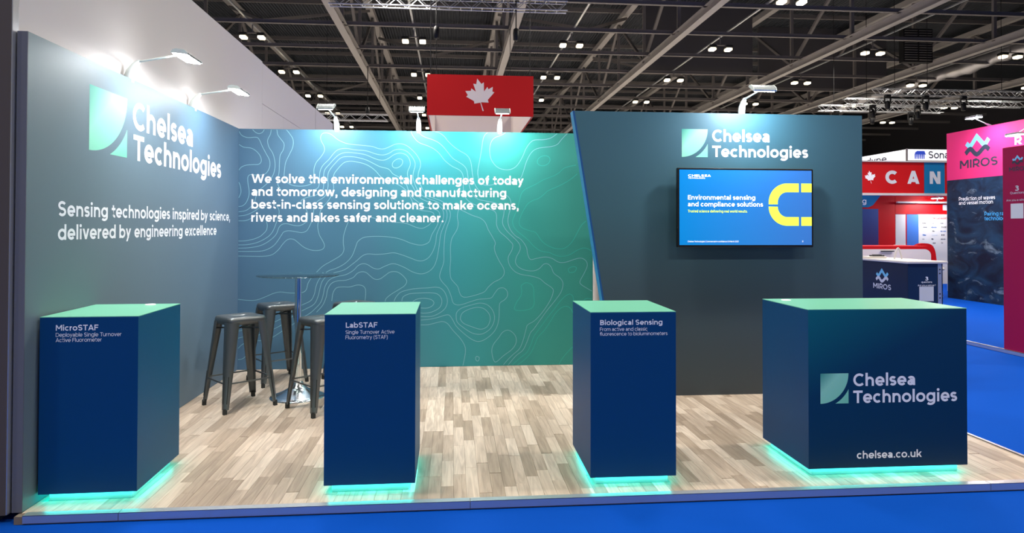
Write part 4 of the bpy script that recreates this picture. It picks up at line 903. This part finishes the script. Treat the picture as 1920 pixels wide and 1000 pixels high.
mb = MB(); mb.box(-0.012, 0.02, -0.012, 0.02, 0, 0.29); mb.build('corner_profile', M_['steel_d'], lb)
mb = MB(); mb.box(0.0, 2.4, -0.006, 0.0, -0.004, 0.012); mb.build('bottom_profile', M_['steel_d'], lb)
lettering('sign_text', 'Sonardyne', (11.161-10.618, -0.004, 0.068), ux, 1.12, 0.165, .15, M_['ink'], lb)
lettering('sign_text', 'Teledyne', (0.006, 2.30, 0.055), un, 1.55, 0.15, .15, M_['ink'], lb)
q = MB()
for k in range(6): q.add([(0.20+k*.043, -0.004, 0.05), (0.222+k*.043, -0.004, 0.05), (0.228+k*.043, -0.004, 0.16), (0.194+k*.043, -0.004, 0.16)], [(0,1,2,3)])
q.add([(0.196, -0.004, 0.158), (0.45, -0.004, 0.158), (0.478, -0.004, 0.14), (0.44, -0.004, 0.235), (0.26, -0.004, 0.235), (0.21, -0.004, 0.205)], [(0,1,2,3,4,5)])
q.build('sign_mark', mat('violet_blue_print', S(52, 86, 214), 0.5), lb)

pw = empty('pavilion_back_wall', (9.0, 17.0, 0)); tag(pw, 'red, white and blue panelled back wall inside the red pavilion', 'exhibition wall')
for nm, m, x0, x1, z0, z1 in (('blue_panel', 'indigo', 9.6, 11.23, 0, 1.99), ('red_panel', 'red2', 11.232, 11.70, 0, 1.99), ('red_header', 'red2', 9.6, 11.70, 1.992, 2.62), ('white_panel', 'white_wall', 11.71, 11.99, 0, 1.85), ('red_stripe', 'red2', 11.992, 12.022, 0, 1.85), ('blue_panel', 'mid_blue', 12.024, 12.353, 0, 1.85), ('logo_panel', 'white_wall', 12.355, 13.6, 0, 1.855), ('red_header', 'red2', 11.71, 13.6, 1.857, 2.7)):
    pbox(nm, m, x0, x1, 17.0, 17.06, z0, z1, 0, pw)
outline('blue_sign', [(0.9, 2.03), (1.95, 2.03), (2.08, 2.09), (2.52, 2.62), (0.9, 2.62)], (0, -0.004, 0), ux, vz, M_['can_blue'], pw)
lettering('sign_text', 'ing', (10.62-9.0, -0.008, 2.13), ux, 0.27, 0.14, .15, M_['white'], pw)
pbox('white_rail', 'white_wall', 11.71, 13.6, 16.90, 16.97, 2.145, 2.19, 0, pw)
lettering('panel_title', 'The Canadian', (12.70-9, -0.004, 1.73), ux, 0.46, 0.06, .10, M_['red'], pw)
rr = random.Random(3)
for r in range(6):
    for c in range(4):
        x = 12.44 + c*0.26 + rr.random()*0.05; z = 1.60 - r*0.105; wd = 0.05 + rr.random()*0.11
        lettering('partner_mark', rr.choice(('oo', 'lb', 'NE', 'co', 'il')), (x-9, -0.004, z), ux, wd, 0.035, .22, M_[rr.choice(('ink', 'grey_txt', 'mid_blue', 'steel_d'))], pw)
outline('info_card', [(0, 0), (.16, 0), (.16, .15), (0, .15)], (13.04-9, -0.004, 1.96), ux, vz, M_['card'], pw)
small_arm('arm lamp shining on the red header inside the pavilion', (12.80, 16.88, 2.19), (12.55, 16.55, 2.26))

rc = empty('pavilion_counter', (8.3, 13.2, 0)); tag(rc, 'long red counter with a rounded end inside the pavilion', 'counter')
mb = MB(); R_ = 0.16
end = [(1.50 + R_*math.sin(a), 1.115-R_ + R_*math.cos(a)) for a in [math.pi/2*k/8 for k in range(9)]]
prof = [(0, 0.80), (0, 1.115)] + end + [(1.50+R_, 0.80)]
mb.loft([[(a, 0, c) for a, c in prof], [(a, 0.75, c) for a, c in prof]][::-1], True, True); mb.build('red_shell', M_['red2'], rc)
inn = [(a*0.94, 0.80 + (c-0.80)*0.80) for a, c in prof]
outline('white_inset', inn, (0.0, -0.004, 0), ux, vz, M_['lining'], rc)
mb = MB(); mb.box(0.1, 1.55, 0.05, 0.70, 0.0, 0.80); mb.build('plinth', M_['white_wall'], rc)
mb = MB(); mb.box(0.45, 0.72, -0.06, -0.02, 1.0, 1.02); mb.build('cable_slot', M_['black'], rc)
def shell_chair(label, x, y, sc_, rim):
    t = empty('shell_chair', (x, y, 0)); tag(t, label, 'chair', 'chairs inside the red pavilion')
    for nm, m, k, yy in (('shell', 'white_wall', 1.0, 0.0),) + ((('rim', 'red2', 1.0, -0.02),) if rim else ()):
        mb = MB()
        prof = [(-.28, .62), (-.24, .95), (-.14, 1.10), (.14, 1.10), (.24, .95), (.28, .62)]
        if nm == 'shell':
            p = [(a*sc_, c) for a, c in prof]; mb.loft([[(a, 0, c) for a, c in p], [(a, .06, c) for a, c in p]][::-1], True, True)
            mb.box(-.26*sc_, .26*sc_, -.4, 0.05, .58, .64, 0, .02)
        else:
            P_ = smooth([(a*sc_, c) for a, c in prof], False, 4)
            for i in range(len(P_)-1): mb.bar((P_[i][0], -.02, P_[i][1]), (P_[i+1][0], -.02, P_[i+1][1]), .10, .07)
        mb.build(nm, M_[m], t)
    for a in (-.2, .2):
        for c in (-.3, .0):
            mb = MB(); mb.tube([(a*sc_, c, .6), (a*1.15*sc_, c*1.1, 0)], .015, 6); mb.build('leg', M_['alu'], t)
shell_chair('white shell chair beside the rounded red counter end', 10.28, 14.75, 0.9, False)
shell_chair('white shell chair with a red rim beside the stormy sea wall', 10.30, 14.05, 0.9, True)
